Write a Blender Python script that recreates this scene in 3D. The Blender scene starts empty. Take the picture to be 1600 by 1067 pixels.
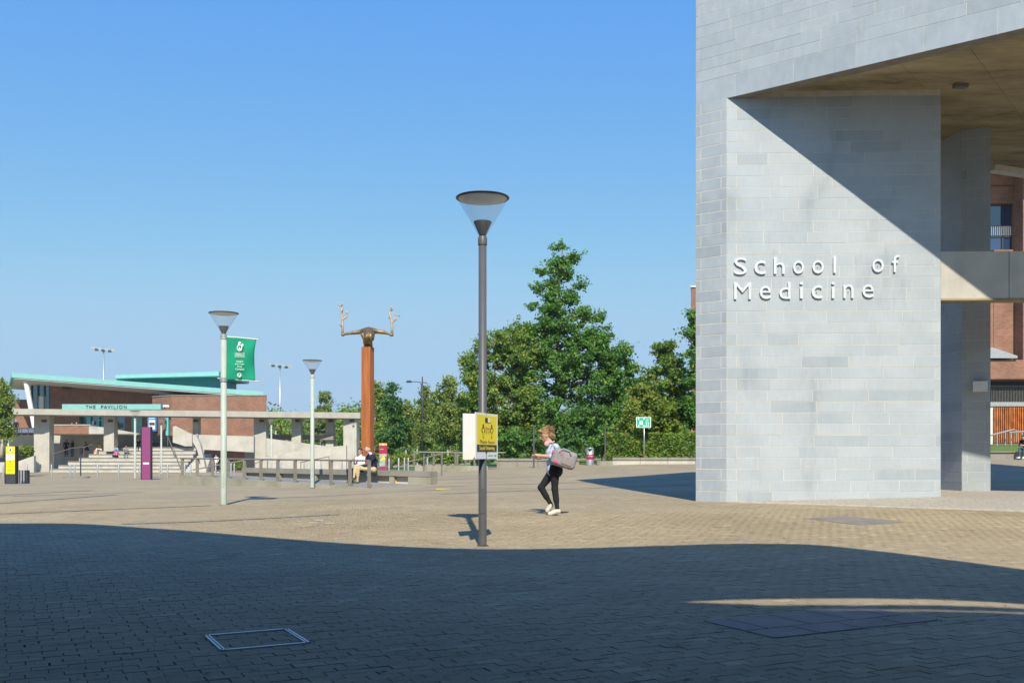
import bpy, math, random
import numpy as np
from mathutils import Vector, Matrix

# ------------------------------------------------------------------ camera, sky, sun, exposure
random.seed(7); RNG = np.random.default_rng(7)
scn = bpy.context.scene
COL = scn.collection
F, CX, HY, CAMH = 1550.0, 800.0, 710.0, 1.25          # photo: focal length px, centre column, horizon row, eye height
cd = bpy.data.cameras.new('camera'); cam = bpy.data.objects.new('camera', cd); COL.objects.link(cam)
cd.sensor_width = 36.0; cd.lens = 36.0 * F / 1600.0
cd.shift_y = (HY - 533.5) / 1600.0
cd.clip_start = 0.05; cd.clip_end = 20000
cam.location = (0, 0, CAMH); cam.rotation_euler = (math.radians(90), 0, 0)
scn.camera = cam
SUN_EL = math.radians(44.0); SUN_AZ = math.radians(174.85)   # azimuth from +Y towards +X
SUNV = Vector((math.sin(SUN_AZ)*math.cos(SUN_EL), math.cos(SUN_AZ)*math.cos(SUN_EL), math.sin(SUN_EL)))  # towards the sun
w = bpy.data.worlds.new('World'); scn.world = w; w.use_nodes = True
nt = w.node_tree; nt.nodes.clear()
sky = nt.nodes.new('ShaderNodeTexSky'); sky.sky_type = 'NISHITA'; sky.sun_disc = False
sky.sun_elevation = SUN_EL; sky.sun_rotation = SUN_AZ
sky.altitude = 0; sky.air_density = 1.0; sky.dust_density = 0.0; sky.ozone_density = 6.0
bg = nt.nodes.new('ShaderNodeBackground'); bg.inputs[1].default_value = 0.0785
wo = nt.nodes.new('ShaderNodeOutputWorld')
sep = nt.nodes.new('ShaderNodeSeparateColor'); cmb = nt.nodes.new('ShaderNodeCombineColor'); nt.links.new(sky.outputs[0], sep.inputs[0])
for ch,(ex_,k_,lim_) in enumerate([(1.08,1.13,3.75),(0.62,2.42,6.25),(-0.04,9.3,9.0)]):   # the camera's tone curve on the clear sky, same over the whole dome
    pw = nt.nodes.new('ShaderNodeMath'); pw.operation = 'POWER'; pw.inputs[1].default_value = ex_
    mu = nt.nodes.new('ShaderNodeMath'); mu.operation = 'MULTIPLY'; mu.inputs[1].default_value = k_
    mi = nt.nodes.new('ShaderNodeMath'); mi.operation = 'SMOOTH_MIN'; mi.inputs[1].default_value = lim_; mi.inputs[2].default_value = 1.0
    nt.links.new(sep.outputs[ch], pw.inputs[0]); nt.links.new(pw.outputs[0], mu.inputs[0]); nt.links.new(mu.outputs[0], mi.inputs[0]); nt.links.new(mi.outputs[0], cmb.inputs[ch])
nt.links.new(cmb.outputs[0], bg.inputs[0]); nt.links.new(bg.outputs[0], wo.inputs[0])
sl = bpy.data.lights.new('sun', 'SUN'); sl.energy = 5.0; sl.angle = math.radians(0.53); sl.color = (1.0, 0.925, 0.77)
so = bpy.data.objects.new('sun', sl); COL.objects.link(so); so.location = (3, -30, 30)
so.rotation_euler = (-SUNV).to_track_quat('-Z', 'Y').to_euler()
vs = scn.view_settings; scn.display_settings.display_device = 'sRGB'
vs.view_transform = 'Standard'; vs.look = 'None'; vs.gamma = 1.0; vs.exposure = 0.35
vs.use_curve_mapping = False

# ------------------------------------------------------------------ geometry helpers
def S01(t):
    t = np.clip(t, 0, 1); return t*t*(3-2*t)
def gz(x, y):                                            # height of the plaza
    z = 0.15*S01((y-13)/7.0)*S01((x+7)/6.0)
    z = z + np.clip(0.033*(x+10), -0.45, 0.6)*S01((y-35)/35.0)
    z = z + 0.5*S01((x-15)/8.0)*S01((y-30)/20.0)
    return z
def GZ(x, y): return float(gz(np.float64(x), np.float64(y)))
def G(px, py):                                           # pixel -> point on the ground
    D = CAMH*F/(py-HY)
    for _ in range(60):
        D = 0.5*D + 0.5*(CAMH-GZ((px-CX)/F*D, D))*F/(py-HY)
    return Vector(((px-CX)/F*D, D, GZ((px-CX)/F*D, D)))
def X(px, D): return (px-CX)/F*D
def Z(py, D): return CAMH-(py-HY)/F*D
def W(px, py, D): return Vector((X(px, D), D, Z(py, D)))

class MB:
    def __init__(s): s.v = []; s.f = []; s.m = []
    def add(s, vs, fs, m=0):
        o = len(s.v); s.v += [tuple(v) for v in vs]
        s.f += [tuple(i+o for i in f) for f in fs]; s.m += [m]*len(fs); return s
    def hexa(s, p, m=0):                                 # 8 points: bottom 4 ccw, top 4 ccw
        return s.add(p, [(3,2,1,0),(4,5,6,7),(0,1,5,4),(1,2,6,5),(2,3,7,6),(3,0,4,7)], m)
    def box(s, c, d, rz=0, m=0):
        hx, hy, hz = d[0]/2, d[1]/2, d[2]/2; ca, sa = math.cos(rz), math.sin(rz); p = []
        for z in (-hz, hz):
            for x, y in ((-hx,-hy),(hx,-hy),(hx,hy),(-hx,hy)):
                p.append((c[0]+x*ca-y*sa, c[1]+x*sa+y*ca, c[2]+z))
        return s.hexa(p, m)
    def span(s, x0, x1, y0, y1, z0, z1, m=0):
        return s.box(((x0+x1)/2,(y0+y1)/2,(z0+z1)/2),(abs(x1-x0),abs(y1-y0),abs(z1-z0)),0,m)
    def pxbox(s, x0, x1, y0, y1, D, depth, m=0):         # front face = photo rectangle at distance D
        return s.span(X(x0,D), X(x1,D), D, D+depth, Z(y1,D), Z(y0,D), m)
    def prism(s, poly, z0, z1, m=0):                     # poly ccw; z0/z1 numbers or per-vertex lists
        n = len(poly)
        a = z0 if isinstance(z0,(list,tuple)) else [z0]*n
        b = z1 if isinstance(z1,(list,tuple)) else [z1]*n
        v = [(p[0],p[1],a[i]) for i,p in enumerate(poly)]+[(p[0],p[1],b[i]) for i,p in enumerate(poly)]
        f = [tuple(range(n-1,-1,-1)), tuple(range(n,2*n))]+[(i,(i+1)%n,n+(i+1)%n,n+i) for i in range(n)]
        return s.add(v, f, m)
    def front(s, pts, D, depth, m=0):                    # photo polygon (pixels, any winding) at D, pushed back by depth
        q = [W(x,y,D) for x,y in pts]
        a = sum(q[i].x*q[(i+1)%len(q)].z-q[(i+1)%len(q)].x*q[i].z for i in range(len(q)))
        if a < 0: q = q[::-1]
        n = len(q); v = [(p.x,p.y,p.z) for p in q]+[(p.x,p.y+depth,p.z) for p in q]
        f = [tuple(range(n)), tuple(range(2*n-1,n-1,-1))]+[(i,n+i,n+(i+1)%n,(i+1)%n) for i in range(n)]
        return s.add(v, f, m)
    def tube(s, pts, r, n=8, m=0, cap=True):
        pts = [Vector(p) for p in pts]; k = len(pts)
        rr = r if isinstance(r,(list,tuple)) else [r]*k
        o = len(s.v); up = None
        for i,p in enumerate(pts):
            t = (pts[min(i+1,k-1)]-pts[max(i-1,0)]).normalized()
            if up is None:
                up = t.orthogonal().normalized()
            else:
                up = (up-t*up.dot(t)); up = up.normalized() if up.length > 1e-6 else t.orthogonal().normalized()
            b = t.cross(up)
            for j in range(n):
                a = 2*math.pi*j/n; s.v.append(tuple(p+(up*math.cos(a)+b*math.sin(a))*rr[i]))
        fs = []
        for i in range(k-1):
            for j in range(n):
                fs.append((o+i*n+j, o+i*n+(j+1)%n, o+(i+1)*n+(j+1)%n, o+(i+1)*n+j))
        if cap: fs += [tuple(o+j for j in range(n-1,-1,-1)), tuple(o+(k-1)*n+j for j in range(n))]
        s.f += fs; s.m += [m]*len(fs); return s
    def lathe(s, prof, c=(0,0,0), n=24, m=0):            # prof [(r,z)]
        o = len(s.v)
        for r,z in prof:
            for j in range(n):
                a = 2*math.pi*j/n; s.v.append((c[0]+r*math.cos(a), c[1]+r*math.sin(a), c[2]+z))
        for i in range(len(prof)-1):
            for j in range(n):
                s.f.append((o+i*n+j,o+i*n+(j+1)%n,o+(i+1)*n+(j+1)%n,o+(i+1)*n+j)); s.m.append(m)
        return s
    def build(s, name, mats, parent=None, smooth=False, world=True):
        me = bpy.data.meshes.new(name)
        off = parent_origin(parent) if (parent is not None and world) else Vector((0,0,0))
        me.from_pydata([(v[0]-off.x,v[1]-off.y,v[2]-off.z) for v in s.v], [], s.f)
        if not isinstance(mats,(list,tuple)): mats = [mats]
        for mm in mats: me.materials.append(mm)
        if len(mats) > 1: me.polygons.foreach_set('material_index', s.m)
        if smooth: me.polygons.foreach_set('use_smooth', [True]*len(me.polygons))
        me.update()
        return link(name, me, parent)
def parent_origin(o):
    v = Vector((0,0,0))
    while o is not None: v = v+o.location; o = o.parent
    return v
def link(name, me, parent=None):
    o = bpy.data.objects.new(name, me); COL.objects.link(o)
    if parent is not None: o.parent = parent
    return o
def tag(o, label=None, cat=None, group=None, kind=None):
    if label: o['label'] = label
    if cat: o['category'] = cat
    if group: o['group'] = group
    if kind: o['kind'] = kind
    return o
def thing(name, label, cat, loc=(0,0,0), group=None):
    o = bpy.data.objects.new(name, None); COL.objects.link(o); o.location = loc; o.empty_display_size = 0.2
    return tag(o, label, cat, group)
def single(name, mb, mats, label, cat, group=None, smooth=False):
    xs = [v[0] for v in mb.v]; ys = [v[1] for v in mb.v]; zs = [v[2] for v in mb.v]
    c = Vector(((min(xs)+max(xs))/2,(min(ys)+max(ys))/2,min(zs)))
    mb.v = [(v[0]-c.x,v[1]-c.y,v[2]-c.z) for v in mb.v]
    o = mb.build(name, mats, None, smooth); o.location = c
    return tag(o, label, cat, group)
def dup(root, loc, rz=0.0, label=None, group=None):
    r = root.copy(); COL.objects.link(r); r.location = loc; r.rotation_euler = (0,0,rz)
    if label: r['label'] = label
    if group: r['group'] = group
    for ch in list(root.children):
        c = ch.copy(); COL.objects.link(c); c.parent = r
        for g in ch.children:
            e = g.copy(); COL.objects.link(e); e.parent = c
    return r

# ------------------------------------------------------------------ materials
def newmat(name):
    m = bpy.data.materials.new(name); m.use_nodes = True
    n = m.node_tree; return m, n, n.nodes['Principled BSDF'], n.links
def N(n, t, **kw):
    x = n.nodes.new(t)
    for k,v in kw.items(): setattr(x, k, v)
    return x
def coordxz(n, L):                                       # (x+y, z) mapping for vertical faces
    tc = N(n,'ShaderNodeTexCoord'); sp = N(n,'ShaderNodeSeparateXYZ'); cb = N(n,'ShaderNodeCombineXYZ')
    ge = N(n,'ShaderNodeNewGeometry'); L.new(ge.outputs['Position'], sp.inputs[0])
    ad = N(n,'ShaderNodeMath', operation='ADD'); L.new(sp.outputs[0],ad.inputs[0]); L.new(sp.outputs[1],ad.inputs[1])
    L.new(ad.outputs[0],cb.inputs[0]); L.new(sp.outputs[2],cb.inputs[1]); return cb.outputs[0]
def mixc(n, L, fac, a, b, mode='MIX'):
    x = N(n,'ShaderNodeMix', data_type='RGBA', blend_type=mode)
    if hasattr(fac,'links') or not isinstance(fac,(int,float)): L.new(fac, x.inputs[0])
    else: x.inputs[0].default_value = fac
    for v,i in ((a,6),(b,7)):
        if isinstance(v,(tuple,list)): x.inputs[i].default_value = (v[0],v[1],v[2],1)
        else: L.new(v, x.inputs[i])
    return x.outputs[2]
def ramp(n, L, fac, stops):
    r = N(n,'ShaderNodeValToRGB'); e = r.color_ramp.elements
    while len(e) < len(stops): e.new(0.5)
    for i,(p,c) in enumerate(stops):
        e[i].position = p; e[i].color = (c[0],c[1],c[2],1) if isinstance(c,(tuple,list)) else (c,c,c,1)
    L.new(fac, r.inputs[0]); return r.outputs[0]
def noise(n, L, scale, detail=4, vec=None, rough=0.55):
    x = N(n,'ShaderNodeTexNoise'); x.inputs['Scale'].default_value = scale; x.inputs['Detail'].default_value = detail
    x.inputs['Roughness'].default_value = rough
    if vec is None:
        g = N(n,'ShaderNodeNewGeometry'); vec = g.outputs['Position']
    L.new(vec, x.inputs['Vector']); return x.outputs[0]
def scaled(n, L, vec, sc):
    m = N(n,'ShaderNodeMapping'); m.inputs['Scale'].default_value = sc; L.new(vec, m.inputs[0]); return m.outputs[0]
def bump(n, L, b, h, strength=0.3, dist=0.01):
    x = N(n,'ShaderNodeBump'); x.inputs['Strength'].default_value = strength; x.inputs['Distance'].default_value = dist
    L.new(h, x.inputs['Height']); L.new(x.outputs[0], b.inputs['Normal'])
def plain(name, c, rough=0.6, metal=0.0, var=0.12, scale=3.0, bmp=0.0, spec=0.4):
    m,n,b,L = newmat(name)
    f = noise(n,L,scale,5)
    lo = tuple(x*(1-var) for x in c); hi = tuple(min(1,x*(1+var)) for x in c)
    L.new(ramp(n,L,f,[(0.3,lo),(0.7,hi)]), b.inputs['Base Color'])
    b.inputs['Roughness'].default_value = rough; b.inputs['Metallic'].default_value = metal
    b.inputs['Specular IOR Level'].default_value = spec
    if bmp: bump(n,L,b,noise(n,L,scale*12,4),bmp,0.01)
    return m
M = {}
def limestone():
    m,n,b,L = newmat('limestone')
    oi = N(n,'ShaderNodeObjectInfo'); ge = N(n,'ShaderNodeNewGeometry')
    ad = N(n,'ShaderNodeMath', operation='ADD'); L.new(oi.outputs['Random'],ad.inputs[0]); L.new(ge.outputs['Random Per Island'],ad.inputs[1])
    fr = N(n,'ShaderNodeMath', operation='FRACT'); L.new(ad.outputs[0],fr.inputs[0])
    tint = ramp(n,L,fr.outputs[0],[(0.0,(0.33,0.37,0.405)),(0.07,(0.345,0.385,0.42)),(0.15,(0.37,0.41,0.445)),(0.6,(0.385,0.424,0.458)),(1.0,(0.397,0.435,0.465))])
    v = coordxz(n,L)
    cloud = ramp(n,L,noise(n,L,1.1,6),[(0.3,(0.92,0.93,0.93)),(0.62,(1.05,1.05,1.045))])
    c1 = mixc(n,L,1.0,tint,cloud,'MULTIPLY')
    fine = ramp(n,L,noise(n,L,1.0,3,scaled(n,L,v,(42,3.0,1))),[(0.35,(0.95,0.95,0.95)),(0.65,(1.03,1.03,1.03))])
    c2 = mixc(n,L,1.0,c1,fine,'MULTIPLY')
    drip = ramp(n,L,noise(n,L,1.0,5,scaled(n,L,v,(1.6,0.45,1))),[(0.57,(1,1,1)),(0.76,(0.74,0.76,0.78))])
    c2 = mixc(n,L,1.0,c2,drip,'MULTIPLY')
    spots = ramp(n,L,noise(n,L,14,2),[(0.70,(1,1,1)),(0.76,(0.6,0.62,0.62))])
    L.new(mixc(n,L,0.5,c2,mixc(n,L,1.0,c2,spots,'MULTIPLY')), b.inputs['Base Color'])
    b.inputs['Roughness'].default_value = 0.62; b.inputs['Specular IOR Level'].default_value = 0.35
    bump(n,L,b,noise(n,L,1.0,4,scaled(n,L,v,(60,6,1))),0.12,0.006)
    return m
M['stone'] = limestone()
M['mortar'] = plain('mortar',(0.57,0.54,0.48),0.9,0,0.1,4)
def concrete(name, base, stain, var=0.35, panel=None):
    m,n,b,L = newmat(name)
    v = coordxz(n,L)
    f = noise(n,L,0.9,7)
    c = ramp(n,L,f,[(0.28,stain),(0.55,base),(0.8,tuple(min(1,x*1.1) for x in base))])
    st = ramp(n,L,noise(n,L,1.0,5,scaled(n,L,v,(2.5,0.35,1))),[(0.5,(1,1,1)),(0.75,(1-var,1-var,1-var*0.95))])
    L.new(mixc(n,L,1.0,c,st,'MULTIPLY'), b.inputs['Base Color'])
    b.inputs['Roughness'].default_value = 0.8; b.inputs['Specular IOR Level'].default_value = 0.25
    bump(n,L,b,noise(n,L,25,5),0.2,0.01); return m
M['conc'] = concrete('pale_concrete',(0.50,0.475,0.42),(0.41,0.385,0.335),0.15)
M['conc_beam'] = concrete('beam_concrete',(0.43,0.41,0.355),(0.37,0.35,0.31),0.10)
M['conc_old'] = concrete('weathered_concrete',(0.33,0.31,0.25),(0.21,0.21,0.14),0.4)
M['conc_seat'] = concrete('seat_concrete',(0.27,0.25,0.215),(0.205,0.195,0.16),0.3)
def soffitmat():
    m,n,b,L = newmat('stained_bounce_lit_concrete')
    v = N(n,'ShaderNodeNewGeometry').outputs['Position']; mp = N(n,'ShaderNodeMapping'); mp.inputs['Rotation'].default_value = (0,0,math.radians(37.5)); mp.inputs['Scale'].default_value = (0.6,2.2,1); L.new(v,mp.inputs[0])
    c = ramp(n,L,noise(n,L,0.8,7,mp.outputs[0],0.68),[(0.30,(0.13,0.10,0.06)),(0.45,(0.27,0.215,0.125)),(0.58,(0.36,0.29,0.17)),(0.72,(0.42,0.35,0.22))])  # golden tone stands in for ground bounce light; the mottling is stain
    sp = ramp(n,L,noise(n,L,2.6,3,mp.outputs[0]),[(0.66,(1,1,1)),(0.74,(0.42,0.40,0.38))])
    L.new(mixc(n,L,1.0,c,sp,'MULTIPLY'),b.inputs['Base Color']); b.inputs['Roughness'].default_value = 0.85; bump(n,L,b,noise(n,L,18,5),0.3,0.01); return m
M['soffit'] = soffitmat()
def brickmat(name, c1, c2, mort, bw=0.225, bh=0.075):
    m,n,b,L = newmat(name)
    t = N(n,'ShaderNodeTexBrick'); L.new(coordxz(n,L), t.inputs['Vector'])
    t.inputs['Color1'].default_value = (*c1,1); t.inputs['Color2'].default_value = (*c2,1); t.inputs['Mortar'].default_value = (*mort,1)
    t.inputs['Scale'].default_value = 1.0; t.inputs['Brick Width'].default_value = bw; t.inputs['Row Height'].default_value = bh
    t.inputs['Mortar Size'].default_value = 0.006; t.inputs['Bias'].default_value = -0.1
    v = ramp(n,L,noise(n,L,0.8,6),[(0.3,(0.8,0.8,0.8)),(0.7,(1.15,1.12,1.1))])
    L.new(mixc(n,L,1.0,t.outputs[0],v,'MULTIPLY'), b.inputs['Base Color'])
    b.inputs['Roughness'].default_value = 0.85; b.inputs['Specular IOR Level'].default_value = 0.2
    return m
M['brick'] = brickmat('red_brick',(0.31,0.155,0.10),(0.22,0.105,0.072),(0.28,0.22,0.18))
M['brick_dark'] = brickmat('dark_red_brick',(0.30,0.13,0.09),(0.21,0.09,0.065),(0.26,0.20,0.17))
def paving(name, c1, c2, joint, islands=True):
    m,n,b,L = newmat(name)
    big = ramp(n,L,noise(n,L,0.18,6),[(0.3,(0.90,0.90,0.89)),(0.7,(1.06,1.05,1.04))])
    if islands:
        ge = N(n,'ShaderNodeNewGeometry'); oi = N(n,'ShaderNodeObjectInfo')
        ad = N(n,'ShaderNodeMath', operation='ADD'); L.new(oi.outputs['Random'],ad.inputs[0]); L.new(ge.outputs['Random Per Island'],ad.inputs[1])
        fr = N(n,'ShaderNodeMath', operation='FRACT'); L.new(ad.outputs[0],fr.inputs[0])
        col = ramp(n,L,fr.outputs[0],[(0.0,c2),(0.5,tuple((a+q)/2 for a,q in zip(c1,c2))),(0.92,c1),(1.0,tuple(min(1,a*1.22) for a in c1))])
    else:
        t = N(n,'ShaderNodeTexBrick'); mp = N(n,'ShaderNodeMapping'); mp.inputs['Rotation'].default_value = (0,0,math.radians(27))
        g = N(n,'ShaderNodeNewGeometry'); L.new(g.outputs['Position'],mp.inputs[0]); L.new(mp.outputs[0],t.inputs['Vector'])
        t.inputs['Color1'].default_value = (*c1,1); t.inputs['Color2'].default_value = (*c2,1); t.inputs['Mortar'].default_value = (*joint,1)
        t.inputs['Scale'].default_value = 1.0; t.inputs['Brick Width'].default_value = 0.2; t.inputs['Row Height'].default_value = 0.1
        t.inputs['Mortar Size'].default_value = 0.003
        col = t.outputs[0]
    spk = ramp(n,L,noise(n,L,90,3),[(0.35,(0.85,0.85,0.85)),(0.65,(1.12,1.12,1.12))])
    c = mixc(n,L,1.0,mixc(n,L,1.0,col,big,'MULTIPLY'),spk,'MULTIPLY')
    dirt = ramp(n,L,noise(n,L,2.2,5),[(0.56,(1,1,1)),(0.72,(0.82,0.80,0.76))])
    gum = ramp(n,L,noise(n,L,11,1),[(0.735,(1,1,1)),(0.76,(0.66,0.65,0.63))])
    c = mixc(n,L,1.0,c,gum,'MULTIPLY')
    wear = ramp(n,L,noise(n,L,0.45,4),[(0.38,(0.93,0.92,0.91)),(0.62,(1.05,1.05,1.05))]); c = mixc(n,L,1.0,c,wear,'MULTIPLY')
    L.new(mixc(n,L,1.0,c,dirt,'MULTIPLY'), b.inputs['Base Color'])
    b.inputs['Roughness'].default_value = 0.85; b.inputs['Specular IOR Level'].default_value = 0.25
    bump(n,L,b,noise(n,L,120,4),0.35,0.004); return m
PC1, PC2 = (0.352,0.288,0.180),(0.322,0.260,0.162)
M['paver'] = paving('block_paver',PC1,PC2,None,True)
M['plaza'] = paving('distant_block_paving',PC1,PC2,(0.30,0.26,0.19),False)
def bedmat():
    m,n,b,L = newmat('mossy_joint_sand')
    c = ramp(n,L,noise(n,L,5.0,4),[(0.42,(0.20,0.165,0.10)),(0.52,(0.07,0.065,0.035)),(0.62,(0.025,0.028,0.012)),(0.72,(0.05,0.08,0.012))])
    L.new(c,b.inputs['Base Color']); b.inputs['Roughness'].default_value = 0.95; return m
M['bed'] = bedmat()
M['slab'] = plain('grey_stone_slab',(0.205,0.18,0.15),0.75,0,0.18,4,0.15)
M['apron'] = plain('speckled_aggregate',(0.36,0.32,0.26),0.9,0,0.3,14,0.5)
M['kerb'] = plain('pale_kerb',(0.50,0.46,0.38),0.85,0,0.2,6)
M['grass'] = plain('lawn_green',(0.10,0.17,0.03),0.95,0,0.35,8,0.6)
M['field'] = plain('field_green',(0.06,0.09,0.03),0.95,0,0.3,0.05)
M['hill'] = plain('wooded_hill',(0.035,0.06,0.035),0.95,0,0.4,0.02)
M['steel'] = plain('brushed_steel',(0.55,0.55,0.54),0.42,0.75,0.1,8)
M['steel_dark'] = plain('weathered_steel_bar',(0.20,0.185,0.16),0.6,0.3,0.2,6)
M['pole_grey'] = plain('grey_paint',(0.10,0.10,0.105),0.45,0.1,0.06,5)
M['pole_green'] = plain('sage_paint',(0.40,0.45,0.38),0.5,0.0,0.08,5)
M['black'] = plain('black_paint',(0.018,0.018,0.02),0.5,0,0.1,5)
M['charcoal'] = plain('charcoal_paint',(0.045,0.05,0.06),0.5,0,0.1,5)
M['white'] = plain('white_board',(0.80,0.80,0.78),0.5,0,0.03,5)
M['offwhite'] = plain('offwhite_paint',(0.72,0.71,0.68),0.5,0,0.06,5)
M['yellow'] = plain('yellow_print',(0.90,0.70,0.0),0.5,0,0.03,4)
M['printblack'] = plain('black_print',(0.02,0.02,0.02),0.5,0,0.05,4)
M['purple'] = plain('purple_panel',(0.24,0.05,0.16),0.5,0,0.06,4)
M['maroon'] = plain('maroon_panel',(0.36,0.02,0.07),0.5,0,0.06,4)
M['gold'] = plain('mustard_panel',(0.60,0.42,0.12),0.5,0,0.06,4)
M['mapgreen'] = plain('map_print',(0.30,0.42,0.32),0.5,0,0.35,12)
M['teal'] = plain('pale_teal_cladding',(0.22,0.50,0.46),0.55,0,0.06,1.5)
M['teal_mid'] = plain('teal_cladding',(0.10,0.50,0.50),0.5,0,0.08,2)
M['teal_dark'] = plain('deep_teal_cladding',(0.035,0.17,0.19),0.5,0,0.1,2)
M['signgreen'] = plain('safety_green',(0.0,0.42,0.24),0.5,0,0.04,5)
M['atmblue'] = plain('cash_machine_blue',(0.02,0.22,0.58),0.45,0,0.05,5)
M['banner'] = plain('green_banner_cloth',(0.0,0.27,0.15),0.8,0,0.1,3)
M['polished'] = plain('polished_letter_steel',(0.80,0.80,0.79),0.30,0.4,0.04,6)
M['bronze'] = plain('cast_bronze',(0.27,0.18,0.085),0.5,0.7,0.5,9,0.5)
M['bronze_light'] = plain('pale_bronze',(0.48,0.37,0.25),0.6,0.3,0.25,9,0.3)
def corten():
    m,n,b,L = newmat('rusted_steel')
    v = coordxz(n,L)
    c = ramp(n,L,noise(n,L,1.0,6,scaled(n,L,v,(9,0.5,1))),[(0.3,(0.22,0.062,0.018)),(0.5,(0.36,0.11,0.026)),(0.7,(0.47,0.165,0.04))])
    L.new(c,b.inputs['Base Color']); b.inputs['Roughness'].default_value = 0.8; return m
M['corten'] = corten()
M['timber'] = plain('cedar_slat',(0.44,0.14,0.035),0.6,0,0.35,2.5)
def glassy(name, tint, tr=0.85, rough=0.03):
    m,n,b,L = newmat(name); n.nodes.remove(b)
    t = N(n,'ShaderNodeBsdfTransparent'); t.inputs[0].default_value = (*tint,1)
    g = N(n,'ShaderNodeBsdfGlossy'); g.inputs[0].default_value = (1,1,1,1); g.inputs['Roughness'].default_value = rough
    d = N(n,'ShaderNodeBsdfDiffuse'); d.inputs[0].default_value = (0.75,0.78,0.80,1)
    m1 = N(n,'ShaderNodeMixShader'); m1.inputs[0].default_value = 1-tr
    m2 = N(n,'ShaderNodeMixShader')
    L.new(t.outputs[0],m1.inputs[1]); L.new(d.outputs[0],m1.inputs[2])
    m2.inputs[0].default_value = 0.07; L.new(m1.outputs[0],m2.inputs[1]); L.new(g.outputs[0],m2.inputs[2])
    L.new(m2.outputs[0], n.nodes['Material Output'].inputs[0]); return m
M['glass'] = glassy('clear_acrylic',(0.96,0.97,0.98),0.88)
def darkglass(name, c):
    m,n,b,L = newmat(name); b.inputs['Base Color'].default_value = (*c,1)
    b.inputs['Roughness'].default_value = 0.04; b.inputs['IOR'].default_value = 2.3
    bump(n,L,b,noise(n,L,0.6,2),0.02,0.05); return m
M['pane'] = darkglass('sky_tinted_glass',(0.02,0.05,0.12))  # blue base tint stands in for reflected sky
M['pane_teal'] = darkglass('teal_window_glass',(0.015,0.10,0.11))
def leafmat(name, a, bcol, c, dry=None):
    m,n,b,L = newmat(name); n.nodes.remove(b)
    ge = N(n,'ShaderNodeNewGeometry')
    st = [(0.0,a),(0.45,bcol),(0.9,c)]
    if dry: st.append((0.97,dry))
    col = ramp(n,L,ge.outputs['Random Per Island'],st)
    big = ramp(n,L,noise(n,L,0.5,3),[(0.3,(0.85,0.9,0.9)),(0.7,(1.35,1.3,1.1))])
    col = mixc(n,L,1.0,col,big,'MULTIPLY')
    d = N(n,'ShaderNodeBsdfDiffuse'); t = N(n,'ShaderNodeBsdfTranslucent'); g = N(n,'ShaderNodeBsdfGlossy')
    g.inputs['Roughness'].default_value = 0.6; g.inputs[0].default_value = (0.8,0.85,0.8,1)
    L.new(col,d.inputs[0]); L.new(mixc(n,L,1.0,col,(1.1,1.3,0.5),'MULTIPLY'),t.inputs[0])
    m1 = N(n,'ShaderNodeMixShader'); m1.inputs[0].default_value = 0.33
    L.new(d.outputs[0],m1.inputs[1]); L.new(t.outputs[0],m1.inputs[2])
    m2 = N(n,'ShaderNodeMixShader'); m2.inputs[0].default_value = 0.025
    L.new(m1.outputs[0],m2.inputs[1]); L.new(g.outputs[0],m2.inputs[2])
    L.new(m2.outputs[0], n.nodes['Material Output'].inputs[0]); return m
M['leaf'] = leafmat('oak_leaf',(0.046,0.135,0.030),(0.082,0.205,0.038),(0.145,0.285,0.05),(0.25,0.30,0.06))
M['leaf_warm'] = leafmat('autumn_tinged_leaf',(0.080,0.165,0.030),(0.13,0.235,0.04),(0.20,0.29,0.05),(0.40,0.29,0.06))
M['leaf_birch'] = leafmat('birch_leaf',(0.10,0.17,0.045),(0.165,0.24,0.06),(0.24,0.30,0.075),(0.38,0.31,0.07))
M['leaf_dark'] = leafmat('dark_leaf',(0.036,0.11,0.028),(0.062,0.16,0.038),(0.10,0.21,0.045))
M['leaf_yellow'] = leafmat('yellow_green_leaf',(0.10,0.18,0.032),(0.17,0.25,0.038),(0.27,0.30,0.045),(0.42,0.26,0.04))
M['bark'] = plain('grey_brown_bark',(0.16,0.12,0.08),0.95,0,0.4,5,0.6)
M['bark_pale'] = plain('pale_birch_bark',(0.42,0.38,0.32),0.9,0,0.35,5,0.4)

# ------------------------------------------------------------------ setting: fields, hills, plaza, pavers
def sheet(name, xs, ys, zf, mats, matf=None):
    xs = np.array(xs); ys = np.array(ys); nx, ny = len(xs), len(ys)
    XX, YY = np.meshgrid(xs, ys); ZZ = zf(XX, YY)
    v = np.stack([XX, YY, ZZ], -1).reshape(-1,3)
    i = np.arange((nx-1)*(ny-1)); r, c = i//(nx-1), i%(nx-1); a = r*nx+c
    f = np.stack([a, a+1, a+nx+1, a+nx], -1)
    me = bpy.data.meshes.new(name); me.from_pydata(v.tolist(), [], f.tolist())
    for m in mats: me.materials.append(m)
    if matf is not None:
        cx = (xs[c]+xs[c+1])/2; cy = (ys[r]+ys[r+1])/2
        me.polygons.foreach_set('material_index', matf(cx, cy).astype(np.int32))
    me.polygons.foreach_set('use_smooth', [True]*len(me.polygons)); me.update()
    return link(name, me)
fld = sheet('ground', [-5000,-300,-80,80,300,5000], [-300,-60,140,400,2000,6000], lambda x,y: 0*x-1.0, [M['field']])
tag(fld, kind='structure')
hx = np.linspace(-2600, 1500, 140)
hp = 126+10*np.sin(hx/410+1.0)+5*np.sin(hx/133)+2*np.sin(hx/47)
def hillz(x, y):
    k = np.interp(x, hx, hp); t = np.clip((y-2300)/700, 0, 1); return -20+(k+20)*np.sin(t*math.pi/2)
tag(sheet('hills', hx, [2300,2400,2550,2700,2850,3000,3400], hillz, [M['hill']]), kind='structure')

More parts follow.
